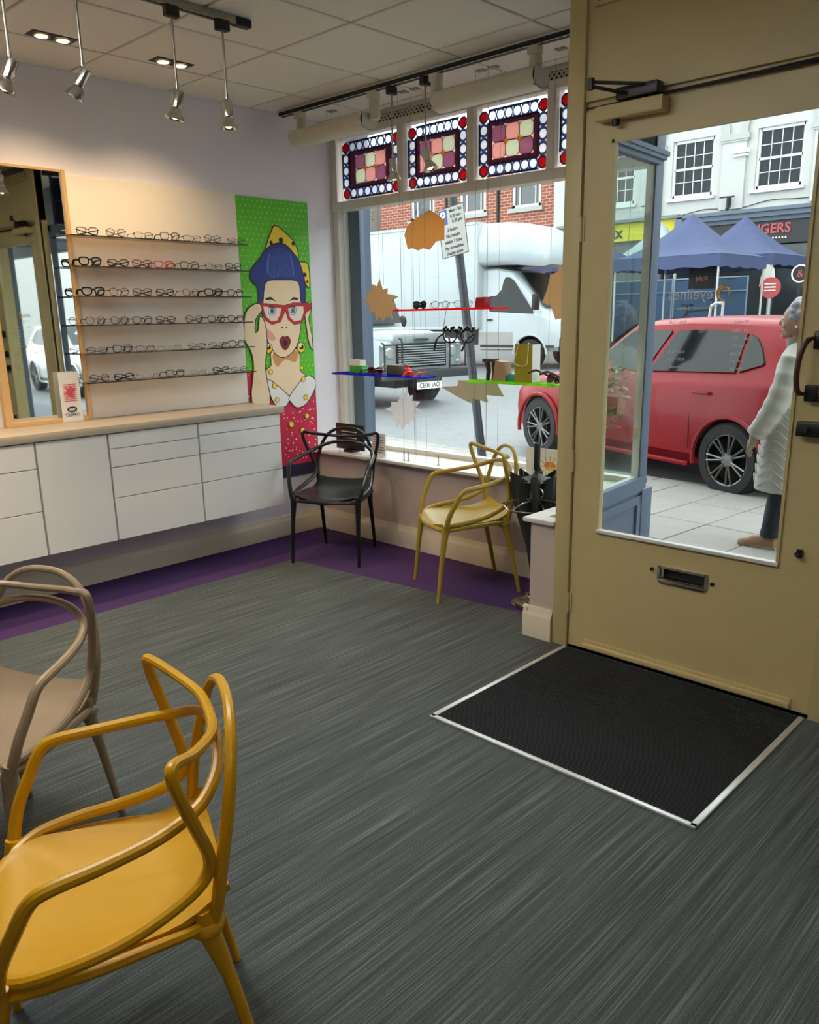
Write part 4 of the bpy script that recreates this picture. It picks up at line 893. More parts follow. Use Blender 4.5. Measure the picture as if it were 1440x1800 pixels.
# oversized black frame hanging under the red shelf
nv_ = thing('hanging_novelty_spectacles', (-3.43, 4.05, 1.42), 'oversized black spectacle frame hanging by red cord under the red shelf', 'hanging ornament')
S = spec_mesh('cat'); q = B()
SCN = 2.0
for src in (S['f'], S['t'][0], S['t'][1]):
    q.add([(-3.43 + x*SCN, 4.05 - y*SCN*0.5, 1.425 + z*SCN - y*0.45) for x, y, z in src.v], src.f)
for k in range(16):
    a = -0.12 + 0.016*k; q.sph((-3.43 + a, 4.045, 1.505 + 0.012*math.sin(k*1.7) + 0.006), 0.011, 7, 5)
q.obj('frame', mk_black, nv_)
for x in (-3.565, -3.30): B().tube([(x, 4.05, 1.49), (x + (0.03 if x < -3.4 else -0.0), 4.05, 1.626)], 0.002, 5).obj('cord', mk_red, nv_)
# cardboard comic-burst cut-outs on threads
CUT = {"blob":[[-3.927,2.11],[-3.896,2.168],[-3.821,2.203],[-3.705,2.242],[-3.649,2.217],[-3.581,2.172],[-3.582,2.055],[-3.651,2.05],[-3.709,2.003],[-3.766,2.017],[-3.81,2.005],[-3.854,2.023],[-3.899,2.02]],"star":[[-4.17,1.845],[-4.14,1.773],[-4.092,1.782],[-4.101,1.745],[-3.991,1.725],[-4.063,1.695],[-4.017,1.651],[-4.065,1.63],[-4.058,1.581],[-4.114,1.598],[-4.147,1.565],[-4.179,1.598],[-4.213,1.571],[-4.219,1.627],[-4.302,1.628],[-4.267,1.666],[-4.332,1.712],[-4.273,1.728],[-4.313,1.767],[-4.246,1.771],[-4.252,1.815],[-4.196,1.797]],"silver":[[-3.929,1.128],[-3.914,1.067],[-3.875,1.075],[-3.884,1.035],[-3.806,1.034],[-3.854,0.992],[-3.8,0.973],[-3.862,0.946],[-3.848,0.896],[-3.903,0.903],[-3.911,0.863],[-3.943,0.878],[-3.984,0.828],[-3.999,0.873],[-4.041,0.835],[-4.039,0.888],[-4.088,0.896],[-4.062,0.938],[-4.152,0.962],[-4.085,0.983],[-4.084,1.018],[-4.027,1.015],[-3.986,1.069],[-3.962,1.053]],"flat":[[-3.618,1.142],[-3.475,1.154],[-3.468,1.191],[-3.337,1.191],[-3.165,1.198],[-3.099,1.105],[-3.243,1.108],[-3.222,1.062],[-3.35,1.081],[-3.364,1.049],[-3.489,1.09]],"right":[[-2.683,1.868],[-2.726,1.853],[-2.725,1.826],[-2.78,1.81],[-2.8,1.729],[-2.833,1.657],[-2.775,1.646],[-2.738,1.563],[-2.672,1.572]]}
m_kraft = card('kraft_card', 'F0C488', 0.6); m_kraft2 = card('brown_card', 'DEC29C', 0.55); m_silver = card('silver_card', 'F2F0EE', 0.5); m_greige = card('greige_card', 'CCC2AE', 0.5)
for key, m_, lab, thr in (('blob', m_kraft, 'kraft cardboard cloud-shaped cut-out hanging beside the parking sign', -3.75), ('star', m_kraft2, 'brown cardboard star burst hanging at the window left', -4.17), ('silver', m_silver, 'silver card star burst hanging low under the blue shelf', -3.94),
                          ('flat', m_greige, 'greige card lightning burst hanging under the lime shelf', -3.33), ('right', m_kraft2, 'brown card burst half hidden by the door frame', -2.70)):
    P = CUT[key]; zt = max(p[1] for p in P)
    t = thing('card_burst', (sum(p[0] for p in P)/len(P), 4.20, min(p[1] for p in P)), lab, 'cut-out', 'cardboard bursts hanging in the window')
    B().prism([(p[0]*4.20/4.09, 1.6+(p[1]-1.6)*4.20/4.09) for p in P], lambda u, v, w: (u, 4.20+w, v), -0.002, 0.002).obj('card', m_, t, smooth=False)
    B().tube([(thr*4.20/4.09, 4.20, zt-0.02), (thr*4.20/4.09, 4.20, 2.35)], 0.0009, 4).obj('thread', m_wire, t)

# ---------------------------------------------------------------- on the window sill
ds = thing('sill_display_block', (-4.50, 4.09, 0.622), 'black display board with faint white print on the sill behind the black chair', 'display')
B().bx(-4.66, -4.36, 4.07, 4.085, 0.64, 0.83, bev=0.003).obj('board', m_black, ds)
B().bx(-4.56, -4.46, 4.05, 4.12, 0.622, 0.64).obj('foot', m_black, ds)
wp_ = B()
for k in range(4): wp_.bx(-4.60+0.01*k, -4.43, 4.069, 4.0695, 0.77-0.022*k, 0.776-0.022*k)
wp_.obj('white_print', m_card, ds)
lf = thing('leaflet_holder', (-4.2, 4.08, 0.622), 'clear holder of pale leaflets on the sill right of the black chair', 'leaflets')
B().bx(-4.285, -4.135, 4.08, 4.083, 0.625, 0.79).bx(-4.285, -4.135, 4.05, 4.083, 0.622, 0.627).obj('holder', m_glass, lf)
B().bx(-4.28, -4.14, 4.075, 4.079, 0.627, 0.785).obj('leaflet', m_card, lf)
lp_ = B()
for k in range(7): lp_.bx(-4.265, -4.165+0.01*(k % 3), 4.0742, 4.0748, 0.755-0.018*k, 0.762-0.018*k)
lp_.obj('leaflet_print', m_steel, lf)
for x, lab in ((-3.94, 'left of two short grey price pegs on the sill'), (-3.90, 'right of two short grey price pegs on the sill'), (-3.62, 'single short grey price peg on the sill behind the mustard chair')):
    tag(B().cyl((x, 4.06, 0.622), (x, 4.06, 0.69), 0.004, n=8).cyl((x, 4.06, 0.622), (x, 4.06, 0.626), 0.012, n=10).obj('price_peg', m_steel), lab, 'peg', 'price pegs on the sill')
sc_ = thing('childs_drawing', (-2.8, 4.1, 0.622), 'white card with a child-like orange sun drawing behind the umbrella', 'drawing')
B().bx(-2.93, -2.66, 4.10, 4.103, 0.622, 0.81).obj('card', m_card, sc_)
m_or = mat('orange_crayon', 'E8813A', 0.7, var=0.15); m_ye = mat('yellow_crayon', 'E8C64A', 0.7, var=0.1)
u = B(); u.poly([(-2.755+0.045*math.cos(math.pi*k/12), 4.0995, 0.70+0.035*math.sin(math.pi*k/12)) for k in range(13)]); u.obj('sun_print', m_or, sc_, fix=False)
u = B(); u.poly([(-2.755+0.04*math.cos(math.pi*k/12), 4.0995, 0.70-0.022*math.sin(math.pi*k/12)) for k in range(13)])
for k in range(12):
    a = 2*math.pi*k/12; c = Vector((-2.755+0.062*math.cos(a), 4.0995, 0.70+0.055*math.sin(a))); d = Vector((math.cos(a), 0, math.sin(a)))*0.014; n_ = Vector((-d.z, 0, d.x))*0.3
    u.poly([c-n_-d, c+n_-d, c+n_+d, c-n_+d])
u.obj('ray_print', m_ye, sc_, fix=False)
pp = thing('paper_sheet', (-2.285, 3.5, 0.622), 'printed paper sheet lying on the narrow sill by the door', 'paper')
B().bx(-2.325, -2.245, 3.42, 3.60, 0.6222, 0.6232).obj('sheet', m_card, pp)
pl_ = B()
for k in range(9): pl_.bx(-2.32, -2.255, 3.43+0.018*k, 3.437+0.018*k, 0.6233, 0.6235)
pl_.obj('print', mat('blue_print', '8FA4C4', 0.6, var=0.1), pp, kind='stuff')

# ---------------------------------------------------------------- umbrella in its wire stand
us = thing('umbrella_stand', (-2.545, 3.665, 0), 'low chrome wire umbrella stand with a ring handle', 'umbrella stand')
cx, cy = -2.545, 3.665
B().lathe([(0.0, 0.004), (0.125, 0.0), (0.13, 0.006), (0.11, 0.016), (0.03, 0.026), (0.0, 0.028)], (cx, cy, 0), 28).obj('base', m_chrome, us)
B().tube([(cx+0.05*math.cos(2*math.pi*k/20), cy+0.05*math.sin(2*math.pi*k/20), 0.055) for k in range(20)], 0.005, 8, closed=True).cyl((cx+0.05, cy, 0.02), (cx+0.05, cy, 0.055), 0.004).cyl((cx-0.05, cy, 0.02), (cx-0.05, cy, 0.055), 0.004).obj('drip_ring', m_chrome, us)
B().cyl((cx, cy, 0.02), (cx, cy, 0.60), 0.007, n=10).obj('pole', m_chrome, us)
tf_ = B(); hx = []
for k in range(6):
    a = R(60*k + 20); hx.append((cx + 0.20*math.cos(a), cy + 0.20*math.sin(a), 0.57))
tf_.tube(hx, 0.004, 6, closed=True)
for p_ in hx: tf_.tube(catmull([p_, ((p_[0]+cx)/2, (p_[1]+cy)/2, 0.60), (cx, cy, 0.61)], 4), 0.004, 6)
tf_.obj('top_frame', m_chrome, us)
B().tube([(cx+0.034*math.cos(2*math.pi*k/20)*0.72, cy+0.034*math.cos(2*math.pi*k/20)*0.69, 0.638+0.034*math.sin(2*math.pi*k/20)) for k in range(20)], 0.006, 8, closed=True).obj('ring_handle', m_chrome, us)
um = thing('umbrella', (-2.60, 3.74, 0.03), 'loosely folded black umbrella standing handle up in the wire stand', 'umbrella')
ux, uy = -2.60, 3.74
m_cloth = mat('black_umbrella_cloth', '26272B', 0.6, var=0.15)
b = B(); rings = []
NP = 40
for (z, r_, am) in ((0.045, 0.010, 0.0), (0.15, 0.022, 0.15), (0.30, 0.040, 0.25), (0.45, 0.072, 0.3), (0.56, 0.098, 0.32), (0.64, 0.115, 0.3), (0.70, 0.118, 0.32)):
    rings.append([(ux + r_*(1+am*math.cos(8*2*math.pi*k/NP + z*3))*math.cos(2*math.pi*k/NP), uy + r_*(1+am*math.cos(8*2*math.pi*k/NP + z*3))*math.sin(2*math.pi*k/NP), z + (0.045*(0.5+0.5*math.cos(8*2*math.pi*k/NP+2.1)) if z > 0.65 else 0)) for k in range(NP)])
b.loft(rings, caps=False)
b.lathe([(0.115, 0.70), (0.06, 0.71), (0.016, 0.735), (0.012, 0.75)], (ux, uy, 0), 20)
b.obj('canopy', m_cloth, um)
for k in range(8):
    a = 2*math.pi*k/8; B().cyl((ux+0.115*math.cos(a), uy+0.115*math.sin(a), 0.69), (ux+0.13*math.cos(a), uy+0.13*math.sin(a), 0.775), 0.0022, n=6).obj('rib_tip', m_steel, um)
B().cyl((ux, uy, 0.03), (ux, uy, 0.76), 0.006).obj('shaft', m_steel, um)
B().lathe([(0.012, 0), (0.018, 0.01), (0.018, 0.14), (0.014, 0.155), (0.0, 0.158)], (ux, uy, 0.75), 16).obj('handle', m_black, um)
# flower trough hanging inside the window beside the door
fp = thing('hanging_flower_trough', (-2.34, 4.08, 1.03), 'terracotta flower trough hanging in the window beside the door', 'planter')
B().loft([[(-2.40, 4.05, 1.05), (-2.30, 4.05, 1.05), (-2.30, 4.12, 1.05), (-2.40, 4.12, 1.05)], [(-2.42, 4.03, 1.15), (-2.28, 4.03, 1.15), (-2.28, 4.13, 1.15), (-2.42, 4.13, 1.15)]]).obj('trough', mat('terracotta', 'C4785A', 0.8, var=0.1), fp)
lf_ = [B(), B(), B()]
for k in range(220):
    a = rnd.uniform(0, 2*math.pi); c = Vector((-2.35 + rnd.uniform(-.085, .085), 4.08 + rnd.uniform(-.06, .06), 1.15 + rnd.uniform(0, .17) if k % 3 else 1.10 - rnd.uniform(0, .12)))
    if k % 3 == 0: c.y = 4.01; 
    d = Vector((math.cos(a), math.sin(a), rnd.uniform(-.4, .8))).normalized()*rnd.uniform(.03, .06); n_ = d.cross(Vector((0, 0, 1)))*0.35
    lf_[0 if k % 4 else (1 if k % 8 else 2)].poly([c, c+d*.5+n_, c+d, c+d*.5-n_])
lf_[0].obj('foliage', mat('light_green_leaf', '9DB070', 0.6, var=0.2), fp, kind='stuff', fix=False); lf_[1].obj('red_petals', mat('red_petal', 'C8424E', 0.6, var=0.2), fp, kind='stuff', fix=False); lf_[2].obj('white_petals', mat('white_petal', 'E8E2D8', 0.6, var=0.1), fp, kind='stuff', fix=False)
for x in (-2.41, -2.29): B().tube([(x, 4.08, 1.15), (x, 4.08, 2.33)], 0.0015, 4).obj('wire', m_wire, fp)

# ---------------------------------------------------------------- lettering on the door glass, read from the street
m_vin = mat('white_vinyl', 'DCDDDC', 0.5, var=0.02); m_gv = mat('orange_vinyl', 'D9A23A', 0.5, var=0.05)
dl = d1
def gtext(s, size, u, v, m=m_vin, al='CENTER', bold=0.0):
    return text(s, size, frameM((u, 3.2835, v), (-1, 0, 0), (0, 0, 1)), m, 'glass_lettering', dl, 0.0002, al, bold)
for s, z, u, v in (('eyelines', 0.060, -1.555, 1.662),): gtext(s, z, u, v)
gtext('family & eyecare opticians', 0.016, -1.523, 1.61)
for s, u, v in (('Monday', -1.41, 1.554), ('Tuesday', -1.41, 1.523), ('Wednesday', -1.415, 1.492), ('Thursday', -1.415, 1.463), ('Friday', -1.415, 1.434), ('Saturday', -1.415, 1.404), ('Sunday', -1.415, 1.374)): gtext(s, 0.018, u+0.045, v, al='RIGHT')
for v in (1.554, 1.434, 1.404): gtext('9.00 - 5.30', 0.018, -1.60, v)
gtext('closed', 0.018, -1.60, 1.374)
lg = B()
for r_, a0, a1 in ((0.030, 40, 320), (0.019, -40, 200)):
    lg.tube([(-1.413 + r_*math.cos(R(a0+(a1-a0)*k/16)), 3.2838, 1.665 + r_*math.sin(R(a0+(a1-a0)*k/16))) for k in range(17)], [0.001+0.004*math.sin(math.pi*k/16) for k in range(17)], 5)
lg.obj('glass_logo', m_gv, d1)
fo = B()
for a in ((-1.66, -1.36, 1.30, 1.302), (-1.66, -1.36, 1.60, 1.6012)): pass

# ================================================================ OUTSIDE
def gz(y): return 0.06 + 0.025*max(0, y-6.75)
_paint = mat
def mat(name, col, *a, **kw):      # street colours darkened so the brightened sky does not bleach them
    kw.setdefault('k', 0.56); return _paint(name, col, *a, **kw)
m_road = mat('wet_grey_asphalt', '8E9092', 0.55, var=0.25, scale=6, bump=0.15, bscale=60)
m_slab = mat('pale_paving_slab', 'B9B5AE', 0.75, var=0.12, scale=7, bump=0.1, bscale=60)
m_joint = mat('paving_joint', '55534F', 0.95, var=0.1)
m_kerb = mat('granite_kerb', 'B2AEA8', 0.8, var=0.1, scale=30)
rd = struct('road')
b = B(); b.add([(-70, 6.3, gz(6.3)), (40, 6.3, gz(6.3)), (40, 6.75, gz(6.75)), (-70, 6.75, gz(6.75)), (40, 70, gz(70)), (-70, 70, gz(70))], [(0, 1, 2, 3), (3, 2, 4, 5)]); b.obj('asphalt', m_road, rd)
b = B()
for x in range(-12, 6): 
    y = 10.4; b.add([(x*2.0, y, gz(y)+0.006), (x*2.0+1.1, y, gz(y)+0.006), (x*2.0+1.1, y+0.1, gz(y+0.1)+0.006), (x*2.0, y+0.1, gz(y+0.1)+0.006)], [(0, 1, 2, 3)])
pv = thing('pavement', (-3, 6.76, 0), None, None, rz=R(-5), local=True); pv['kind'] = 'structure'
B().bx(-30, 14, -2.35, 0.0, -0.1, 0.108).obj('paving_bed', m_joint, pv)
slab_me = B().bx(-0.2155, 0.2155, -0.283, 0.283, 0, 0.03, bev=0.004, seg=1).mesh('paving_slab', m_slab)
kerb_me = B().bx(-0.455, 0.455, 0, 0.14, -0.12, 0.03, bev=0.012, seg=1).mesh('kerb_stone', m_kerb)
for j in range(4):
    for i in range(-16, 12):
        o = bpy.data.objects.new('paving_slab', slab_me); COL.objects.link(o); o.parent = pv
        o.location = (0.05 + 0.44*i, -0.29 - 0.576*j, 0.09 + rnd.uniform(-0.0015, 0.0015))
for i in range(-10, 9):
    o = bpy.data.objects.new('kerb_stone', kerb_me); COL.objects.link(o); o.parent = pv; o.location = (0.92*i, 0.0, 0.09)
B().bx(-30, 14, 4.36, 5.2, 0.0, 0.112).bx(-2.13, -0.8, 3.33, 4.4, 0.0, 0.112).obj('threshold_paving', m_slab, pv) if False else None
fp2 = struct('forecourt'); B().bx(-30, 14, 4.46, 6.4, 0.0, 0.105).bx(-2.22, -0.8, 3.335, 4.46, -0.02, 0.105).obj('forecourt_paving', m_slab, fp2)

# ---------------------------------------------------------------- wheels and vehicles
m_tyre = mat('tyre_rubber', '1E1E20', 0.8, var=0.15, scale=30); m_alloy = mat('dark_alloy', '8A8A88', 0.35, metal=0.7, var=0.05); m_well = mat('wheel_well_black', '0C0C0D', 0.9, var=0.05)
m_carglass = mat('dark_car_glass', '1A2022', 0.06, var=0.08, scale=2, spec=0.35); m_lamp = mat('headlamp_lens', 'C9CED2', 0.1, metal=0.3, var=0.05); m_trimb = mat('black_trim', '1B1C1E', 0.6, var=0.08)
WME = {}
def wheel(parent, x, y, z, r, w, spokes=7, rimr=0.68, out=-1, m_r=None):
    """wheel with its axle along local y; out = side the face looks to"""
    m_r = m_r or m_alloy
    key = (r, w, spokes, out, m_r.name)
    if key not in WME:
        t = B(); Q = Matrix.Rotation(R(90), 3, 'X')
        t.lathe([(r*rimr, -w/2), (r*0.93, -w/2), (r, -w*0.36), (r, w*0.36), (r*0.93, w/2), (r*rimr, w/2), (r*rimr*0.96, w*0.3), (r*rimr*0.96, -w*0.3), (r*rimr, -w/2)], n=36, M=Q)
        ty = t.mesh('wheel', m_tyre)
        d = B(); yo = out*w/2
        d.lathe([(r*rimr, 0.0), (r*rimr*0.93, 0.004), (r*rimr*0.93, 0.02), (r*rimr, 0.02), (r*rimr, 0.0)], (0, yo*0.9, 0), 32, M=Q)
        d.lathe([(0.0, 0.012), (r*0.16, 0.012), (r*0.19, 0.0), (r*0.19, -0.01), (0, -0.012)], (0, yo*0.72, 0), 18, M=Q)
        for k in range(spokes):
            a = 2*math.pi*k/spokes
            for da in (-0.13, 0.13) if spokes < 9 else (0,):
                c, s_ = math.cos(a+da), math.sin(a+da); c0, s0 = math.cos(a+da*0.6), math.sin(a+da*0.6)
                d.tube([(c0*r*0.15, yo*0.74, s0*r*0.15), (c*r*0.45, yo*0.86, s_*r*0.45), (c*r*rimr*0.95, yo*0.9, s_*r*rimr*0.95)], [r*0.05, r*0.042, r*0.05], 6, flat=0.7, up=(0, 1, 0))
        dm = d.mesh('rim', m_r)
        k_ = B(); k_.lathe([(0, 0), (r*rimr*0.93, 0)], (0, yo*0.35, 0), 24, M=Q); km = k_.mesh('brake_plate', m_well)
        WME[key] = (ty, dm, km)
    a, c, e = WME[key]
    o = bpy.data.objects.new('wheel', a); COL.objects.link(o); o.parent = parent; o.location = (x, y, z)
    for me, nm in ((c, 'rim'), (e, 'brake_plate')):
        q = bpy.data.objects.new(nm, me); COL.objects.link(q); q.parent = o
    return o
def cut(o, cyls):
    """cut wheel arches out of a closed body shell"""
    t = B()
    for (x, z, r, y0, y1) in cyls: t.tube([(x, y0, z), (x, y1, z)], r, 36)
    me = t.mesh('c', m_well, smooth=False); c = bpy.data.objects.new('c', me); COL.objects.link(c); c.parent = o.parent
    o.data.materials.append(m_well)
    md = o.modifiers.new('b', 'BOOLEAN'); md.operation = 'DIFFERENCE'; md.object = c; md.solver = 'EXACT'; md.material_mode = 'TRANSFER'
    bpy.context.view_layer.update(); dg = bpy.context.evaluated_depsgraph_get()
    nm = bpy.data.meshes.new_from_object(o.evaluated_get(dg)); o.modifiers.clear(); o.data = nm; nm.shade_smooth(); nm.set_sharp_from_angle(angle=R(28))
    bpy.data.objects.remove(c)
def lerp(a, b, t): return a + (b-a)*t
def hatch(name, loc, rz, paint, label, plate=None):
    t = thing(name, loc, label, 'car', None, rz, local=True)
    # x forward from the rear axle; sections: x, zbottom, zbelt, half width, half roof width, roof z
    SE = [(-.78, .36, .80, .58, .50, .84), (-.74, .28, .86, .70, .56, .92), (-.66, .24, .93, .77, .58, 1.10), (-.56, .22, .97, .80, .58, 1.30), (-.46, .22, .985, .815, .585, 1.40), (-.2, .22, .985, .835, .60, 1.445), (.2, .21, .97, .84, .61, 1.47), (.7, .21, .955, .842, .615, 1.475), (1.2, .21, .94, .84, .60, 1.455),
          (1.45, .21, .935, .838, .585, 1.42), (1.75, .21, .925, .835, .59, 1.25), (2.08, .21, .91, .83, .64, 1.02), (2.3, .21, .885, .825, .68, .945), (2.7, .21, .84, .815, .68, .90), (3.0, .21, .78, .79, .64, .84), (3.18, .22, .70, .72, .56, .76), (3.27, .26, .62, .58, .46, .66)]
    b = B(); rings = []
    for x, zb, zl, hw, wr, zr in SE:
        zb2 = zb + .10
        h = [(hw*.86, zb), (hw*.97, zb2), (hw, lerp(zb2, zl, .45)), (hw*.985, zl-.08), (hw*.965, zl-.03), (hw*.93, zl), (lerp(hw*.93, wr, .5), lerp(zl, zr-.05, .55)), (wr, zr-.06), (wr-.05, zr-.025), (wr-.14, zr-.008), (wr*.4, zr)]
        rings.append([(x, -y, z) for y, z in h] + [(x, y, z) for y, z in h[::-1]])
    b.loft(rings)
    body = b.obj('body', paint, t)
    cut(body, [(0, .31, .355, -1, -.50), (0, .31, .355, .50, 1), (WB, .31, .355, -1, -.50), (WB, .31, .355, .50, 1)])
    def ysec(x, z):
        for i in range(len(SE)-1):
            if SE[i][0] <= x <= SE[i+1][0]:
                q = (x-SE[i][0])/(SE[i+1][0]-SE[i][0]); zl, hw, wr, zr = [lerp(SE[i][k], SE[i+1][k], q) for k in (2, 3, 4, 5)]
                zm = lerp(zl, zr-.05, .55); ym = lerp(hw*.93, wr, .5)
                return lerp(hw*.93, ym, max(0, min(1, (z-zl)/max(.01, zm-zl)))) if z < zm else lerp(ym, wr, max(0, min(1, (z-zm)/max(.01, zr-.06-zm))))
        return .6
    WIN = [[(.03, 1.03), (.97, 1.00), (.99, 1.01), (.80, 1.345), (.76, 1.36), (.40, 1.365), (.03, 1.335)], [(-.005, 1.035), (-.005, 1.33), (-.08, 1.30), (-.16, 1.22), (-.225, 1.115), (-.21, 1.095)], [(1.06, 1.00), (1.92, .975), (1.93, .985), (1.42, 1.33), (1.38, 1.345), (.89, 1.36), (.87, 1.345)]]
    for sd in (-1, 1):
        for k, P in enumerate(WIN):
            w = B(); w.prism(P, lambda u, v, q: (u, sd*(ysec(u, v)+.004+q), v), -.03, .012); w.obj('side_window', m_carglass, t)
        # arch lips, handles, mirror, sill, lamps
        for xw in (0, WB):
            a = B(); a.tube([(xw+.36*math.cos(R(an)), sd*.835, .31+.36*math.sin(R(an))) for an in range(-12, 193, 10)], .022, 6); a.obj('wheel_arch', paint, t)
        for xh in (.30, 1.45): B().bx(xh-.09, xh+.09, sd*.838, sd*.858, .835, .86, bev=.006).obj('door_handle', paint, t)
        B().bx(.40, 2.2, sd*.79, sd*.845, .20, .245, bev=.01).obj('sill', paint, t)
        B().sph((1.80, sd*.93, 1.0), (.07, .10, .065), 12, 8).bx(1.78, 1.84, sd*.80, sd*.90, .955, .98).obj('door_mirror', paint, t)
        B().bx(-.70, -.52, sd*.70, sd*.802, .80, .98, bev=.02).obj('tail_lamp', mat('red_lamp_lens', 'A01420', .15, var=.1), t)
        B().sph((3.05, sd*.58, .70), (.16, .14, .075), 12, 8).obj('headlamp', m_lamp, t)
        for xs, z0, z1 in ((1.02, .28, .99), (.42, .36, .97)): B().tube([(xs, sd*.835, z0), (xs+.005, sd*.842, .6), (xs-.0, sd*.812, z1-.06)], .0035, 4).obj('door_seam', m_trimb, t)
    for xw in (0, WB):
        for sd in (-1, 1): wheel(t, xw, sd*.735, .31, .315, .19, 7, .70, sd)
    w = B(); w.add([(1.46, -.54, 1.385), (1.46, .54, 1.385), (2.05, .62, 1.03), (2.05, -.62, 1.03)], [(0, 1, 2, 3)]); 
    w.v = [(x+.02, y, z+.02) for x, y, z in w.v]; w.obj('windscreen', m_carglass, t)
    w = B(); w.add([(-.60, -.50, 1.28), (-.60, .50, 1.28), (-.715, .56, .97), (-.715, -.56, .97)], [(0, 1, 2, 3)]); w.obj('rear_window', m_carglass, t)
    B().bx(-.62, -.42, -.56, .56, 1.375, 1.405, bev=.012).obj('roof_spoiler', paint, t)
    B().bx(3.10, 3.275, -.5, .5, .30, .42, bev=.02).obj('front_grille', m_trimb, t)
    B().tube([(-.3, 0, 1.45), (-.55, 0, 1.60)], .005, 5).obj('aerial', m_trimb, t)
    if plate:
        po = B().bx(3.28, 3.29, -.26, .26, .46, .57).obj('number_plate', m_card, t)
        text(plate, .09, frameM((3.292, 0, .515), (0, 1, 0), (0, 0, 1)), m_ink, 'lettering', po)
    return t
WB = 2.62
m_redcar = mat('red_car_paint', 'A60418', 0.32, var=0.03, coat=0.08, spec=0.2)
hatch('hatchback', (-2.50, 7.49, gz(7.3)), R(161), m_redcar, 'shiny red hatchback parked at the kerb outside the door')
m_whitecar = mat('white_car_paint', 'DCDEE0', 0.22, var=0.02, coat=0.5)
hatch('hatchback', (9.4, 8.6, gz(8.4)), R(186), m_whitecar, 'white hatchback parked far right, seen in the wall mirror', 'LB03 KUR')

# ---------------------------------------------------------------- silver off-road car
m_silver_p = mat('silver_car_paint', 'B4BFC2', 0.3, metal=0.35, var=0.05, coat=0.3); m_bumper = mat('dark_grey_bumper', '4A5054', 0.5, metal=0.4, var=0.1)
t = thing('off_road_car', (-9.2, 9.95, .13), 'boxy silver off-road car with headlamp guards and registration CE06 JAO', 'car', None, R(-7.3), local=True)
b = B()   # x forward, front face at x = 0
b.bx(-1.55, -.06, -.56, .56, .98, 1.20, bev=.03)                       # bonnet
b.bx(-1.45, -.03, -.62, .62, .62, 1.02)
def wing(sd):
    q = B(); pr = [(-1.50, .62), (-1.50, 1.13), (-.10, 1.08), (-.02, 1.02), (-.02, .66), (-.22, .66), (-.34, .86), (-.55, .96), (-.95, .96), (-1.18, .84), (-1.28, .62)]
    q.prism(pr, lambda u, v, w: (u, sd*w, v), .58, .86); return q
for sd in (-1, 1):
    q = wing(sd); b.add(q.v, q.f)
b.bx(-4.2, -1.5, -.86, .86, .55, 1.18, bev=.02); b.loft([[(-1.56, -.82, 1.15), (-1.40, -.82, 1.15), (-1.40, .82, 1.15), (-1.56, .82, 1.15)], [(-1.56, -.80, 1.30), (-1.46, -.80, 1.27), (-1.46, .80, 1.27), (-1.56, .80, 1.30)]])
b.loft([[(-4.2, -.84, 1.18), (-1.52, -.84, 1.18), (-1.52, .84, 1.18), (-4.2, .84, 1.18)], [(-4.15, -.78, 1.92), (-1.78, -.78, 1.92), (-1.78, .78, 1.92), (-4.15, .78, 1.92)], [(-4.1, -.70, 2.0), (-1.9, -.70, 2.0), (-1.9, .70, 2.0), (-4.1, .70, 2.0)]])
b.obj('body', m_silver_p, t, sharp=25)
b = B(); b.loft([[(-1.36, -.44, 1.20), (-.10, -.40, 1.19), (-.10, .40, 1.19), (-1.36, .44, 1.20)], [(-1.30, -.36, 1.245), (-.18, -.30, 1.225), (-.18, .30, 1.225), (-1.30, .36, 1.245)]]); b.obj('bonnet_bulge', m_silver_p, t)
b = B(); b.add([(-1.50, -.76, 1.34), (-1.50, .76, 1.34), (-1.70, .71, 1.84), (-1.70, -.71, 1.84)], [(0, 1, 2, 3)]); b.v = [(x+.025, y, z) for x, y, z in b.v]; b.obj('windscreen', m_carglass, t)
for sd in (-1, 1):
    for x0, x1 in ((-2.5, -1.80), (-3.4, -2.6)):
        b = B(); b.add([(x0, sd*.852, 1.22), (x1+.16, sd*.852, 1.22), (x1, sd*.80, 1.82), (x0, sd*.80, 1.82)], [(0, 1, 2, 3)]); b.obj('side_window', m_carglass, t)
    b = B(); b.lathe([(0, .03), (.07, .02), (.088, 0), (.10, -.01), (.10, -.03)], (-.015, sd*.66, .89), 20, M=Matrix.Rotation(R(90), 3, 'Y')); b.obj('headlamp', m_lamp, t)
    for zz, yy in ((.72, .78), (1.0, .79)): B().sph((-.015, sd*yy, zz), (.03, .035, .035), 10, 6).obj('side_lamp', m_lamp, t)
    g_ = B()
    yy0, yy1 = sd*.50, sd*.85
    g_.tube(catmull([(.10, yy0, .58), (.10, yy0, 1.06), (.03, yy0, 1.12)], 4), .016, 8); g_.tube(catmull([(.10, yy1, .64), (.10, yy1, 1.0), (.03, yy1, 1.06)], 4), .016, 8)
    for z in (.66, 1.03): g_.tube([(.10, yy0, z), (.10, yy1, z)], .012, 6)
    g_.obj('headlamp_guard', m_trimb, t)
    wheel(t, -.86, sd*.72, .37, .385, .24, 10, .60, sd)
    wheel(t, -3.4, sd*.72, .37, .385, .24, 10, .60, sd)
    B().sph((-1.75, sd*1.0, 1.36), (.05, .09, .11), 10, 6).bx(-1.74, -1.70, sd*.8, sd*.95, 1.26, 1.29).obj('door_mirror', m_trimb, t)
    B().tube([(-1.56, sd*.25-.1, 1.24), (-1.66, sd*.25+.2, 1.40)], .008, 5).obj('wiper', m_trimb, t)
B().bx(-.03, -.012, -.52, .52, .66, 1.04).obj('grille_back', m_well, t)
for k in range(9): B().bx(-.014, .006, -.49, .49, .685+.038*k, .704+.038*k, bev=.003, seg=1).obj('grille_bar', m_silver_p, t)
text('TDCi', .07, frameM((-.02, 0, 1.10), (0, 1, 0), (0, 0, 1)), m_bumper, 'lettering', t) if False else None
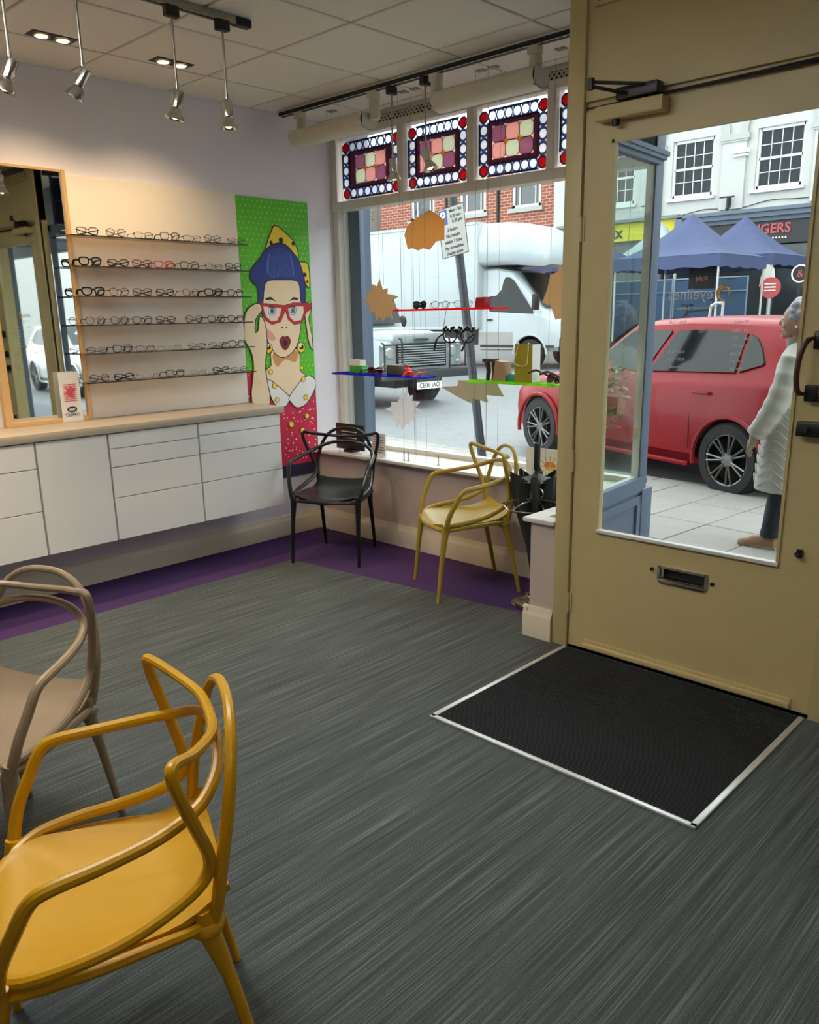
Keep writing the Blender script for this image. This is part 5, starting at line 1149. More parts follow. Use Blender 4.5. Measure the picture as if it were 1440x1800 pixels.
B().bx(-.02, -.01, -.15, .15, 1.07, 1.11).obj('bonnet_badge', m_bumper, t)
B().bx(.04, .16, -.88, .88, .48, .62, bev=.012).bx(.14, .165, -.24, .24, .34, .50).obj('bumper', m_bumper, t)
B().bx(-.9, -.1, -.5, .5, .34, .60).bx(-4.0, -1.2, -.7, .7, .42, .56).obj('chassis', m_well, t)
for sd in (-1, 1): B().bx(-1.30, -1.22, sd*.58, sd*.86, .30, .60).obj('mud_flap', m_trimb, t)
pl = B().bx(.165, .175, -.26, .26, .32, .43).obj('number_plate', m_card, t, label='white plate reading CE06 JAO')
text('CE06 JAO', .115, frameM((.178, 0, .375), (0, 1, 0), (0, 0, 1)), m_ink, 'lettering', pl, bold=.001, sx=.9)

# ---------------------------------------------------------------- white box van
m_van = mat('white_van_paint', 'CAD4D8', 0.35, var=0.03, coat=0.2); m_vand = mat('greyer_white_lower_paint', 'B4B2AE', 0.5, var=0.1, scale=4)
t = thing('box_van', (-12.0, 17.3, gz(16.8)), 'white box van with a rounded luton nose over its cab', 'van', None, R(5), local=True)
YN = -1.0   # near side
B().bx(-5.35, -1.15, -1.08, 1.08, .95, 3.40, bev=.03).obj('box_body', m_van, t)
f_ = B()
for x in (-5.33, -1.2): f_.bx(x-.03, x+.03, -1.10, 1.10, .95, 3.42)
f_.bx(-5.35, -1.15, -1.10, -1.06, 3.36, 3.42); f_.bx(-5.35, -1.15, -1.10, -1.06, .93, 1.0)
for k in range(1, 7): f_.bx(-5.35+.6*k-.012, -5.35+.6*k+.012, -1.092, -1.06, .96, 3.38)
f_.obj('box_seam', m_van, t)
b = B(); rings = []
for x, z0, z1, hw in ((-1.16, 2.42, 3.38, 1.06), (-.6, 2.42, 3.38, 1.05), (-.15, 2.40, 3.34, 1.02), (.22, 2.36, 3.16, .96), (.48, 2.34, 2.88, .86), (.60, 2.38, 2.62, .74)):
    rings.append([(x, -hw*.92, z0), (x, -hw, z0+.10), (x, -hw, lerp(z0, z1, .6)), (x, -hw*.9, lerp(z0, z1, .9)), (x, -hw*.75, z1), (x, hw*.75, z1), (x, hw*.9, lerp(z0, z1, .9)), (x, hw, lerp(z0, z1, .6)), (x, hw, z0+.10), (x, hw*.92, z0)])
b.loft(rings); b.obj('luton_nose', m_van, t, sharp=50)
SV = [(-1.2, .42, 1.35, .96, .84, 2.36), (-.75, .42, 1.35, .96, .84, 2.36), (-.35, .42, 1.33, .96, .82, 2.28), (.05, .42, 1.30, .96, .80, 1.90), (.42, .42, 1.26, .95, .82, 1.48), (.62, .42, 1.20, .94, .80, 1.34), (.95, .42, 1.05, .90, .72, 1.18), (1.12, .45, .92, .80, .62, 1.02), (1.18, .50, .80, .66, .52, .86)]
b = B(); rings = []
for x, zb, zl, hw, wr, zr in SV:
    h = [(hw*.9, zb), (hw, zb+.10), (hw, lerp(zb, zl, .6)), (hw*.975, zl-.03), (hw*.95, zl), (lerp(hw*.95, wr, .55), lerp(zl, zr-.05, .55)), (wr, zr-.06), (wr-.06, zr-.015), (wr*.4, zr)]
    rings.append([(x, -y, z) for y, z in h] + [(x, y, z) for y, z in h[::-1]])
b.loft(rings); cab = b.obj('cab', m_van, t)
cut(cab, [(0.25, .35, .42, -1.2, -.55), (0.25, .35, .42, .55, 1.2)])
for sd in (-1, 1):
    w = B(); w.prism([(-.92, 1.36), (-.92, 2.08), (-.86, 2.16), (-.40, 2.13), (-.28, 2.05), (.30, 1.33), (.28, 1.29), (-.60, 1.31), (-.86, 1.34)], lambda u, v, q: (u, sd*(lerp(.915, .805, (v-1.3)/.98)+.012+q), v), -.02, .004); w.obj('side_window', m_carglass, t)
    B().tube([(.25+.45*math.cos(R(a)), sd*.955, .35+.45*math.sin(R(a))) for a in range(0, 181, 12)], .03, 6).obj('wheel_arch', m_van, t)
    wheel(t, .25, sd*.86, .35, .345, .2, 10, .6, sd); wheel(t, -3.6, sd*.9, .35, .345, .2, 10, .6, sd)
    B().bx(-1.15, .9, sd*.955, sd*.968, .50, .56).bx(-.95, -.80, sd*.96, sd*.985, 1.13, 1.17).obj('door_handle', m_trimb, t)
    B().bx(-1.18, -.22, sd*.958, sd*.963, .46, .86).obj('greyer_lower_door', m_vand, t)  # lower door panel in a darker, greyer white
    B().sph((1.02, sd*.70, .98), (.13, .15, .12), 10, 6).obj('headlamp', m_lamp, t)
    B().bx(.40, .50, sd*.95, sd*1.18, 1.36, 1.72, bev=.03).obj('door_mirror', m_trimb, t)
b = B(); b.add([(-.22, -.70, 2.20), (-.22, .70, 2.20), (.50, .76, 1.40), (.50, -.76, 1.40)], [(0, 1, 2, 3)]); b.v = [(x+.07, y, z+.035) for x, y, z in b.v]; b.obj('windscreen', m_carglass, t)
B().bx(.95, 1.22, -.88, .88, .42, .74, bev=.05).obj('bumper', m_trimb, t)
B().bx(-5.2, -1.2, -.8, .8, .55, .95).obj('chassis', m_trimb, t)

# ---------------------------------------------------------------- leaning parking sign
m_pole = mat('dark_grey_post_paint', '3E444A', 0.5, metal=0.3, var=0.1, scale=9); m_signw = mat('weathered_sign_white', 'B9B9B2', 0.5, var=0.06); m_signb = mat('parking_blue', '2A4690', 0.5, var=0.05)
sp_ = thing('parking_sign', (-5.02, 6.3, 0.12), 'leaning grey post with a white and blue parking sign', 'sign')
ax = Vector((-.335, 0, 2.2)).normalized(); b0 = Vector((-5.02, 6.3, 0.12))
B().cyl(b0, b0 + ax*2.62, .042, n=16).obj('post', m_pole, sp_)
side = Vector((ax.z, 0, -ax.x)); nrm = Vector((0, -1, 0)); cs = b0 + ax*2.27 + nrm*.05
def sgn(u, v, d=0): return cs + side*u + ax*v + nrm*d
plt = B(); hw, hh = .165, .225
plt.loft([[sgn(-hw, -hh, d), sgn(hw, -hh, d), sgn(hw, hh, d), sgn(-hw, hh, d)] for d in (0, .006)]); pln = plt.obj('sign_plate', m_signw, sp_)
q = B(); q.loft([[sgn(-hw+.015, hh-.15, d), sgn(-hw+.115, hh-.15, d), sgn(-hw+.115, hh-.015, d), sgn(-hw+.015, hh-.015, d)] for d in (.006, .008)]); q.obj('parking_symbol', m_signb, pln)
text('P', .13, frameM(sgn(-hw+.065, hh-.083, .0085), side, ax), m_card, 'lettering', pln, bold=.002)
m_bord = B()
for (u0, u1, v0, v1) in ((-hw, hw, hh-.006, hh), (-hw, hw, -hh, -hh+.006), (-hw, -hw+.006, -hh, hh), (hw-.006, hw, -hh, hh)): m_bord.loft([[sgn(u0, v0, d), sgn(u1, v0, d), sgn(u1, v1, d), sgn(u0, v1, d)] for d in (.006, .0075)])
m_bord.obj('border', m_trimb, pln)
for s, u, v, z in (('Mon - Sat', .06, .185, .042), ('8.30 am -', .06, .135, .042), ('6.30 pm', .068, .09, .042), ('2 hours', 0, .02, .046), ('No return', 0, -.035, .046), ('within 1 hour', 0, -.088, .044), ('Pay at machine', 0, -.142, .042), ('Display ticket', 0, -.192, .042)):
    text(s, z, frameM(sgn(u, v, .0085), side, ax), m_ink, 'lettering', pln, bold=.0006, sx=.9)

# ---------------------------------------------------------------- market gazebos
m_navy_c = mat('navy_gazebo_canvas', '4A5680', 0.8, var=0.06, scale=2); m_pale_c = mat('pale_gazebo_canvas', 'B9C3CC', 0.8, var=0.05, scale=2); m_leg = mat('gazebo_leg_metal', 'D8D8D4', 0.4, metal=0.3, var=0.03)
def gazebo(xm, ym, s, ze, zp, m, label):
    cx, cy = xm-s/2, ym+s/2; g0 = gz(cy)
    t = thing('gazebo', (cx, cy, g0), label, 'gazebo', 'market gazebos across the street')
    b = B(); N = 10; h = s/2
    def P(u, v):
        q = max(abs(u), abs(v)); along = min(abs(u), abs(v))/q if q > 1e-6 else 0
        return (cx+h*u, cy+h*v, ze + (zp-ze)*(1-q)**1.5 - 0.05*math.sin(math.pi*q)*(1-along)*1.0)
    K = 12
    vs = [P(-1+2*i/K, -1+2*j/K) for j in range(K+1) for i in range(K+1)]
    b.add(vs, [(j*(K+1)+i, j*(K+1)+i+1, (j+1)*(K+1)+i+1, (j+1)*(K+1)+i) for j in range(K) for i in range(K)])
    b.obj('canopy', m, t, fix=False, sharp=60)
    v = B()
    for (ax_, sg) in (('x', -1), ('x', 1), ('y', -1), ('y', 1)):
        top = []; bot = []
        for k in range(13):
            u = -1+2*k/12; w_ = .012*math.sin(k*2.1)
            p = (cx+h*u, cy+h*sg+w_*sg) if ax_ == 'x' else (cx+h*sg+w_*sg, cy+h*u)
            top.append((p[0], p[1], ze+.005)); bot.append((p[0], p[1]+.0, ze-.24-.02*math.cos(k*1.9)))
        v.add(top+bot, [(i, i+1, 14+i, 13+i) for i in range(12)])
    v.obj('valance', m, t, fix=False)
    for sx in (-1, 1):
        for sy in (-1, 1): B().cyl((cx+sx*(h-.04), cy+sy*(h-.04), gz(cy+sy*h)), (cx+sx*(h-.04), cy+sy*(h-.04), ze), .022, n=8).obj('leg', m_leg, t)
    return t
gazebo(-7.02, 16.0, 2.3, 2.65, 3.54, m_navy_c, 'navy market gazebo nearest the red car')
gazebo(-7.33, 19.5, 2.4, 2.80, 3.77, m_navy_c, 'navy market gazebo behind and right of the nearest one')
gazebo(-12.2, 20.3, 2.6, 2.95, 3.95, m_navy_c, 'navy market gazebo left of the nearest, in front of the van nose')
gazebo(-11.4, 23.1, 2.3, 3.1, 4.2, m_pale_c, 'pale canvas market gazebo under the yellow shop sign')
# blue canvas screens under the gazebos
m_screen = mat('teal_blue_screen_canvas', '3A5878', 0.8, var=0.08, scale=2); m_seam = mat('screen_seam', '8FA2B4', 0.7, var=0.05)
for x0, x1, y, lab in ((-12.6, -9.55, 19.2, 'teal blue canvas screen left of the gazebo pole'), (-9.5, -7.75, 19.2, 'teal blue canvas screen right of the gazebo pole')):
    t = thing('canvas_screen', ((x0+x1)/2, y, gz(y)), lab, 'screen', 'blue canvas screens at the market')
    b = B(); K = 14
    vs = [(lerp(x0, x1, k/K), y + .02*math.sin(k*1.3), z) for z in (gz(y)+.12, 2.30) for k in range(K+1)]
    b.add(vs, [(k, k+1, K+2+k, K+1+k) for k in range(K)]); b.obj('canvas', m_screen, t, fix=False)
    B().cyl((x0, y, gz(y)), (x0, y, 2.34), .02, n=8).cyl((x1, y, gz(y)), (x1, y, 2.34), .02, n=8).cyl((x0, y, 2.32), (x1, y, 2.32), .015, n=8).cyl((x0, y-.03, 2.02), (x1, y-.03, 2.02), .010, n=6).obj('frame', m_seam, t)
# folding sack truck / step frame behind the red car
st_ = thing('step_ladder', (-4.7, 10.6, gz(10.6)), 'white metal step ladder top standing behind the red car roof', 'ladder')
B().tube(catmull([(-4.84, 10.6, gz(10.6)), (-4.74, 10.6, 1.50), (-4.70, 10.6, 1.66), (-4.60, 10.6, 1.68), (-4.57, 10.6, 1.58), (-4.62, 10.6, gz(10.6))], 5), .018, 8).obj('rail', m_leg, st_)
for k in range(4): B().bx(-4.80+.008*k, -4.62+.004*k, 10.56, 10.66, .55+.28*k, .58+.28*k).obj('step', m_leg, st_)
# market things beside the far gazebo
m_pinks = mat('pink_red_sign', 'D8585C', 0.5, var=0.08)
rs = thing('round_sign', (-7.12, 18.9, gz(18.9)), 'round pink red sign on a white post by the gazebo leg', 'sign')
B().cyl((-7.12, 18.9, gz(18.9)), (-7.12, 18.9, 2.0), .03).obj('post', m_leg, rs)
ro_ = B().cyl((-7.12, 18.87, 2.05), (-7.12, 18.90, 2.05), .22, n=28).obj('disc', m_pinks, rs)
wl_ = B()
for k in range(3): wl_.bx(-7.24, -7.00, 18.862, 18.868, 2.12-.07*k, 2.145-.07*k)
wl_.obj('white_print', m_card, rs)
wc = thing('hanging_coat', (-7.45, 19.52, 1.9), 'white garment hanging from the gazebo frame above the round sign', 'coat')
B().loft([[(-7.45+.20*sc_*math.cos(2*math.pi*k/16), 19.56+.05*math.sin(2*math.pi*k/16), z) for k in range(16)] for z, sc_ in ((2.10, .9), (2.3, .8), (2.48, .62), (2.58, .25), (2.62, .05))]).obj('cloth', mat('off_white_cloth', 'E4E2D2', 0.85, var=0.08), wc)
B().cyl((-7.45, 19.56, 2.6), (-7.45, 19.56, 2.82), .012, n=6).obj('hanger', m_leg, wc)
pf = thing('pallet_platform', (-7.95, 17.2, gz(17.2)), 'low wooden pallet platform carrying the black bicycle', 'platform')
B().bx(-8.85, -7.05, 16.9, 17.5, gz(17.2)+.34, gz(17.2)+.42).obj('deck', mat('grey_pallet_wood', '8A7A66', .8, var=.2), pf)
for x in (-8.8, -7.95, -7.1): B().bx(x-.05, x+.05, 16.9, 17.5, gz(17.2)-.05, gz(17.2)+.34).obj('bearer', mat('grey_pallet_wood', '8A7A66'), pf)
by = thing('bicycle', (-7.9, 17.2, gz(17.2)+.42), 'black bicycle leaning at the stall behind the red car', 'bicycle')
for x in (-8.45, -7.45):
    wb_ = B().tube([(x+.33*math.cos(2*math.pi*k/28), 17.2, gz(17.2)+.785+.33*math.sin(2*math.pi*k/28)) for k in range(28)], .02, 6, closed=True).obj('wheel', m_tyre, by)
    q = B()
    for k in range(10): q.tube([(x, 17.2, gz(17.2)+.785), (x+.32*math.cos(2*math.pi*k/10), 17.2, gz(17.2)+.785+.32*math.sin(2*math.pi*k/10))], .003, 4)
    q.obj('spokes', m_steel, wb_)
z0 = gz(17.2) + .445
B().tube([(-8.45, 17.2, z0+.34), (-8.2, 17.2, z0+.80), (-7.62, 17.2, z0+.85), (-7.45, 17.2, z0+.34)], .02, 6).tube([(-8.2, 17.2, z0+.8), (-7.98, 17.2, z0+.32), (-7.62, 17.2, z0+.85)], .02, 6).tube([(-8.45, 17.2, z0+.34), (-7.98, 17.2, z0+.32)], .015, 6).obj('frame', m_trimb, by)
B().bx(-8.32, -8.08, 17.14, 17.26, z0+.92, z0+.97, bev=.02).cyl((-8.2, 17.2, z0+.8), (-8.2, 17.2, z0+.93), .015).obj('saddle', m_trimb, by)
B().tube([(-7.62, 17.0, z0+1.02), (-7.60, 17.1, z0+1.05), (-7.62, 17.2, z0+.85), (-7.60, 17.3, z0+1.05), (-7.62, 17.4, z0+1.02)], .014, 6).obj('handlebar', m_trimb, by)
m_grn = mat('green_market_cloth', '3E7A48', 0.8, var=0.1)
tb = thing('market_table', (-6.54, 18.3, gz(18.3)), 'market table under green cloth at the far gazebo', 'table')
B().bx(-6.98, -6.1, 18.0, 18.6, gz(18.3)+.7, gz(18.3)+.76).bx(-6.99, -6.08, 17.98, 18.0, gz(18.3)+.3, gz(18.3)+.76).obj('green_cloth', m_grn, tb)
for x in (-6.94, -6.14):
    for y in (18.05, 18.55): B().cyl((x, y, gz(18.3)-.02), (x, y, gz(18.3)+.7), .02, n=8).obj('leg', m_leg, tb)
wb2 = thing('white_carton', (-6.6, 17.5, 1.22), 'white carton with a yellow circle on the green market table', 'box')
zt = gz(18.3)+.76
wb2.location = (-6.7, 18.2, zt); ORG[wb2.name] = Vector((-6.7, 18.2, zt))
B().bx(-6.96, -6.46, 18.05, 18.4, zt, zt+.34, bev=.01).obj('carton_body', m_card, wb2)
B().cyl((-6.83, 18.044, zt+.19), (-6.83, 18.049, zt+.19), .09, n=18).obj('yellow_print', mat('yellow_print', 'E8C23A', .6, var=.05), wb2)
for k in range(3): B().cyl((-6.65+.07*k, 18.044, zt+.22-.05*(k % 2)), (-6.65+.07*k, 18.049, zt+.22-.05*(k % 2)), .022, n=10).obj('dot_print', m_ink, wb2)
# small bric-a-brac hung signs
def neon(x, y, z, w, label, body, m):
    t = thing('hanging_sign', (x, y, z-.25), label, 'sign')
    B().bx(x-w/2, x+w/2, y, y+.03, z-.22, z+.22, bev=.01).obj('board', m_trimb, t)
    text(body, .17, frameM((x, y-.006, z), (1, 0, .15), (-.15, 0, 1)), m, 'lettering', t)
    B().cyl((x-w/3, y+.015, z+.2), (x-w/3, y+.015, z+.45), .008, n=6).cyl((x+w/3, y+.015, z+.2), (x+w/3, y+.015, z+.45), .008, n=6).obj('hanger', m_trimb, t)
neon(-8.37, 18.2, 2.28, .62, 'black hanging sign with red script lettering under the gazebo edge', 'Hot', mat('salmon_paint', 'E88A84', .5, var=.05))
rs2 = thing('round_black_sign', (-6.55, 19.0, gz(19)), 'round black sign with white rim on a dark post at the far gazebo', 'sign')
B().cyl((-6.55, 18.97, 2.32), (-6.55, 19.0, 2.32), .19, n=28).obj('disc', m_trimb, rs2)
B().tube([(-6.55+.17*math.cos(2*math.pi*k/28), 18.965, 2.32+.17*math.sin(2*math.pi*k/28)) for k in range(28)], .015, 6, closed=True).obj('rim', m_card, rs2)
text('&', .22, frameM((-6.55, 18.965, 2.32), (1, 0, 0), (0, 0, 1)), m_pinks, 'lettering', rs2)
B().cyl((-6.55, 18.99, gz(19)), (-6.55, 18.99, 2.2), .03, n=8).obj('post', m_trimb, rs2)

# ---------------------------------------------------------------- white painted building
m_wb = mat('white_painted_brick', 'DCDCD8', 0.85, var=0.04, scale=14, bump=0.12, bscale=25); m_stone = mat('pale_grey_stone_trim', 'C9CCC8', 0.85, var=0.04); m_sash = mat('white_sash_paint', 'F0F0EE', 0.5, var=0.02)
m_winglass = mat('dark_house_glass', '4A5256', 0.08, var=0.35, scale=3, spec=0.8); m_curtain = mat('grey_curtain', '8E9696', 0.9, var=0.2, scale=20)
YW = 26.0
wbd = thing('white_building', (-3.5, YW+3, gz(YW)), 'white painted brick building with sash windows across the street', 'building')
wins = [-15.15 + 2.64*k for k in range(9)]
b = B(); z0, z1 = 5.08, 6.66; hw = .62
b.bx(-17.6, 14, YW+.3, YW+6, gz(YW)-.1, 10.5)
xs = [-17.6]
for c in wins: xs += [c-hw-.06, c+hw+.06]
xs.append(14)
for k in range(0, len(xs), 2): b.bx(xs[k], xs[k+1], YW, YW+.3, 3.9, 10.2)
for c in wins: b.bx(c-hw-.06, c+hw+.06, YW, YW+.3, 3.9, z0-.06); b.bx(c-hw-.06, c+hw+.06, YW, YW+.3, z1+.05, 10.2)
b.obj('wall', m_wb, wbd)
b = B()
for c in wins: b.bx(c-1.32-.36, c-1.32+.36, YW-.09, YW, 4.55, 6.62)
b.obj('pilaster', m_wb, wbd)
for c in wins:
    B().bx(c-1.32-.44, c-1.32+.44, YW-.14, YW, 6.48, 6.64).bx(c-1.32-.40, c-1.32+.40, YW-.12, YW, 6.42, 6.48).obj('capital', m_stone, wbd)
    B().prism([(c+.96*math.cos(R(a)), 6.62+1.15*math.sin(R(a))) for a in range(0, 181, 12)] + [(c+1.16*math.cos(R(a)), 6.62+1.36*math.sin(R(a))) for a in range(180, -1, -12)], lambda u, v, w: (u, YW+w, v), -.10, 0).obj('arch', m_stone, wbd)
fr_me = None
def sash(c):
    f = B()
    for (a0, a1, c0, c1) in ((c-hw-.06, c-hw+.03, z0-.06, z1+.05), (c+hw-.03, c+hw+.06, z0-.06, z1+.05), (c-hw, c+hw, z1-.04, z1+.05), (c-hw-.02, c+hw+.02, z0-.08, z0+.05), (c-hw, c+hw, (z0+z1)/2-.035, (z0+z1)/2+.035)):
        f.bx(a0, a1, YW+.06, YW+.16, c0, c1)
    f.bx(c-hw-.16, c+hw+.16, YW-.10, YW+.1, z0-.15, z0-.06)
    pw = (2*hw-.06)/4; ph = (z1-z0-.08)/4
    for k in range(1, 4): f.bx(c-hw+.03+pw*k-.012, c-hw+.03+pw*k+.012, YW+.08, YW+.13, z0, z1)
    for k in (1, 3): f.bx(c-hw, c+hw, YW+.08, YW+.13, z0+.04+ph*k-.012, z0+.04+ph*k+.012)
    fo = f.obj('window', m_sash, wbd)
    if 'pane' not in SH: SH['pane'] = B().bx(-pw/2, pw/2, -.004, .004, -ph/2, ph/2).mesh('pane', clear('house_glass', 'B8C4C8', 0.8))
    for i in range(4):
        for j in range(4): piece(SH['pane'], 'pane', fo, (c-hw+.03+pw*(i+.5), YW+.105, z0+.04+ph*(j+.5)))
    q = B(); K = 24
    for sgn_ in (-1, 1):
        vs = [(c + sgn_*lerp(.12 if True else 0, hw, k/K), YW+.22+.03*math.sin(k*1.7), z) for z in (z0, z1-.1) for k in range(K+1)]
        q.add(vs, [(k, k+1, K+2+k, K+1+k) for k in range(K)])
    q.obj('curtain', m_curtain, fo, fix=False)
    B().bx(c-hw, c+hw, YW+.285, YW+.298, z0, z1).obj('dark_room', m_winglass, fo)
SH = {}
for c in wins: sash(c)
for x in (-13.8, -11.2):
    B().bx(x-.25, x+.2, YW-.30, YW-.26, 4.86, 4.90).bx(x-.03, x+.03, YW-.28, YW, 4.6, 4.88).sph((x, YW-.26, 4.56), (.06, .06, .07), 8, 6).obj('lamp_bracket', m_trimb, wbd)
B().bx(-11.2, -10.75, YW-.2, YW, 6.08, 6.2, bev=.02).bx(-11.18, -10.77, YW-.16, YW, 6.0, 6.05).obj('alarm_box', m_card, wbd)
B().tube(catmull([(-14, YW-.03, 4.62), (-13, YW-.03, 4.5), (-12, YW-.03, 4.62), (-11, YW-.03, 4.55), (-10, YW-.03, 4.7), (-9, YW-.03, 4.66), (-7, YW-.03, 4.7)], 6), .012, 5).obj('cable', m_trimb, wbd)
m_cor = mat('blue_grey_cornice', '6E7C8E', 0.6, var=0.06); m_fas = mat('black_fascia', '24262B', 0.5, var=0.06)
B().bx(-12.7, 14, YW-.5, YW, 4.36, 4.46).bx(-12.7, 14, YW-.42, YW, 4.22, 4.36).bx(-12.7, 14, YW-.3, YW, 4.10, 4.22).bx(-12.75, -12.5, YW-.5, YW, 3.3, 4.4).obj('cornice', m_cor, wbd)
fas = B().bx(-12.6, -2.0, YW-.22, YW, 3.46, 4.10).obj('fascia', m_fas, wbd)
text('NGERS', .38, frameM((-9.28, YW-.24, 3.87), (1, 0, 0), (0, 0, 1)), m_pinks, 'lettering', fas, .01, 'RIGHT', .008)
fd = B()
for k in range(7): fd.cyl((-9.95+.09*k, YW-.235, 3.62), (-9.95+.09*k, YW-.22, 3.62), .025, n=8)
fd.obj('white_letter_row', m_card, fas)
m_yel = mat('yellow_sign', 'F2E400', 0.5, var=0.03)
ys = B().bx(-17.0, -12.75, YW-.25, YW, 3.86, 4.42).obj('yellow_fascia', m_yel, wbd)
text('ifix', .52, frameM((-15.0, YW-.26, 4.12), (1, 0, 0), (0, 0, 1)), mat('sign_navy', '1E2440', .5, var=.05), 'lettering', ys, .01, bold=.01)
B().bx(-17.2, -12.7, YW-.4, YW, 4.42, 4.52).obj('lead_flashing', mat('weathered_lead', '8A8F92', 0.7, var=0.3, scale=8), wbd)
m_shopdark = mat('dark_shop_glass', '2E3436', 0.12, var=0.4, scale=2, spec=0.7)
B().bx(-17, 12, YW+.1, YW+.3, .5, 3.5).obj('shop_glass', m_shopdark, wbd)
for k in range(16): B().bx(-17+1.8*k-.05, -17+1.8*k+.05, YW-.05, YW+.1, .45, 3.9).obj('shopfront_post', m_cor, wbd)
B().bx(-17, 12, YW-.06, YW+.1, .4, .9).obj('shopfront_plinth', m_cor, wbd)

# ---------------------------------------------------------------- red brick building
def brick_mat():
    m = bpy.data.materials.new('red_brickwork'); m.use_nodes = True; t = m.node_tree; b_ = t.nodes['Principled BSDF']; b_.inputs['Roughness'].default_value = .9
    g_ = t.nodes.new('ShaderNodeTexCoord'); mp_ = t.nodes.new('ShaderNodeMapping'); mp_.inputs['Rotation'].default_value = (R(90), 0, 0)
    br = t.nodes.new('ShaderNodeTexBrick'); br.inputs['Scale'].default_value = 1.0
    br.inputs['Color1'].default_value = lin('7E3A2A'); br.inputs['Color2'].default_value = lin('924C38'); br.inputs['Mortar'].default_value = lin('A08C80')
    br.inputs['Brick Width'].default_value = .33; br.inputs['Row Height'].default_value = .125; br.inputs['Mortar Size'].default_value = .016
    t.links.new(g_.outputs['Object'], mp_.inputs[0]); t.links.new(mp_.outputs[0], br.inputs['Vector']); t.links.new(br.outputs['Color'], b_.inputs['Base Color'])
    return m
m_brick = brick_mat(); YR = 30.0
bb_ = thing('brick_building', (-24, YR+3, gz(YR)), 'red brick building with white framed windows behind the van', 'building')
bw = [-27.6, -24.6, -21.7]
b = B(); hw2 = .74; za, zb_ = 5.9, 7.7
b.bx(-30.4, -17.8, YR+.25, YR+7, gz(YR)-.2, 9.2)
xs = [-30.4]
for c in bw: xs += [c-hw2, c+hw2]
xs.append(-17.8)
for k in range(0, len(xs), 2): b.bx(xs[k], xs[k+1], YR, YR+.25, gz(YR)-.2, 9.2)
for c in bw: b.bx(c-hw2, c+hw2, YR, YR+.25, gz(YR)-.2, za); b.bx(c-hw2, c+hw2, YR, YR+.25, zb_, 9.2)
b.obj('wall', m_brick, bb_)
for c in bw:
    f = B()
    for (a0, a1, c0, c1) in ((c-hw2, c-hw2+.14, za, zb_), (c+hw2-.14, c+hw2, za, zb_), (c-hw2, c+hw2, za, za+.13), (c-hw2, c+hw2, zb_-.12, zb_), (c-hw2, c+hw2, 6.75, 6.86)): f.bx(a0, a1, YR+.04, YR+.14, c0, c1)
    f.bx(c-.40, c-.34, YR+.06, YR+.12, za, zb_); f.bx(c+.40, c+.46, YR+.06, YR+.12, za, zb_)
    fo = f.obj('window', m_sash, bb_)
    for (c0, c1) in ((za+.13, 6.75), (6.86, zb_-.12)): B().bx(c-hw2+.14, c+hw2-.14, YR+.09, YR+.10, c0, c1).obj('pane', m_winglass, fo)
    B().bx(c-hw2-.15, c+hw2+.15, YR-.12, YR+.05, za-.17, za).obj('window_sill', m_stone, bb_)
for x in (-26.1, -23.15): B().cyl((x, YR-.06, .6), (x, YR-.06, 9.1), .06, n=8).obj('downpipe', m_trimb, bb_)
B().bx(-30.7, -17.6, YR-.35, YR+7.2, 9.2, 9.35).obj('eaves', m_stone, bb_)
# white gable and bare tree at the far left
hb = thing('white_gable_house', (-35.5, 31, gz(30)), 'white rendered gable house at the far left behind the tree', 'house')
B().bx(-40, -32.2, 29.5, 36, gz(30)-.2, 8.0).obj('wall', m_wb, hb)
B().prism([(-40.3, 7.9), (-31.9, 7.9), (-36.1, 9.9)], lambda u, v, w: (u, w, v), 29.3, 36.2).obj('roof', mat('grey_slate', '6A6E74', .8, var=.15), hb)
for x in (-37.5, -34.5):
    fo = B().bx(x-.5, x+.5, 29.42, 29.5, 4.8, 6.3).obj('window', m_sash, hb); B().bx(x-.42, x+.42, 29.41, 29.43, 4.9, 6.2).obj('pane', m_winglass, fo)
m_bark = mat('dark_bark', '3A352E', 0.9, var=0.3, scale=8); m_leaf = mat('dusty_dark_leaf', '4A5440', 0.8, var=0.35, scale=3)
tr_ = thing('tree', (-30.6, 27.8, gz(28)), 'dark leafy tree between the white house and the brick building', 'tree')
b = B(); b.tube(catmull([(-30.6, 27.8, gz(28)), (-30.55, 27.8, 2.5), (-30.7, 27.8, 4.5), (-30.5, 27.8, 6.4)], 4), [.22-.012*k for k in range(13)], 8)
brs = []
for k in range(16):
    a = rnd.uniform(0, 2*math.pi); h0 = rnd.uniform(3.2, 6.2); p0 = Vector((-30.6, 27.8, h0)); d = Vector((math.cos(a), math.sin(a)*.6, rnd.uniform(.3, 1.1))).normalized()
    L_ = rnd.uniform(.7, 1.5); P = catmull([p0, p0+d*L_*.5+Vector((0, 0, .1)), p0+d*L_], 3); b.tube(P, [.06, .055, .05, .04, .03, .022, .015], 6); brs += P[2:]
b.obj('trunk', m_bark, tr_)
b = B()
for k in range(2600):
    c = rnd.choice(brs) + Vector((rnd.gauss(0, .28), rnd.gauss(0, .3), rnd.gauss(0, .28))); a = rnd.uniform(0, 6.28); d = Vector((math.cos(a), math.sin(a), rnd.uniform(-.6, .6)))*rnd.uniform(.05, .10); n_ = d.cross(Vector((rnd.uniform(-1, 1), rnd.uniform(-1, 1), 1))).normalized()*.03
    b.poly([c, c+d*.5+n_, c+d, c+d*.5-n_])
b.obj('foliage', m_leaf, tr_, kind='stuff', fix=False, smooth=False)
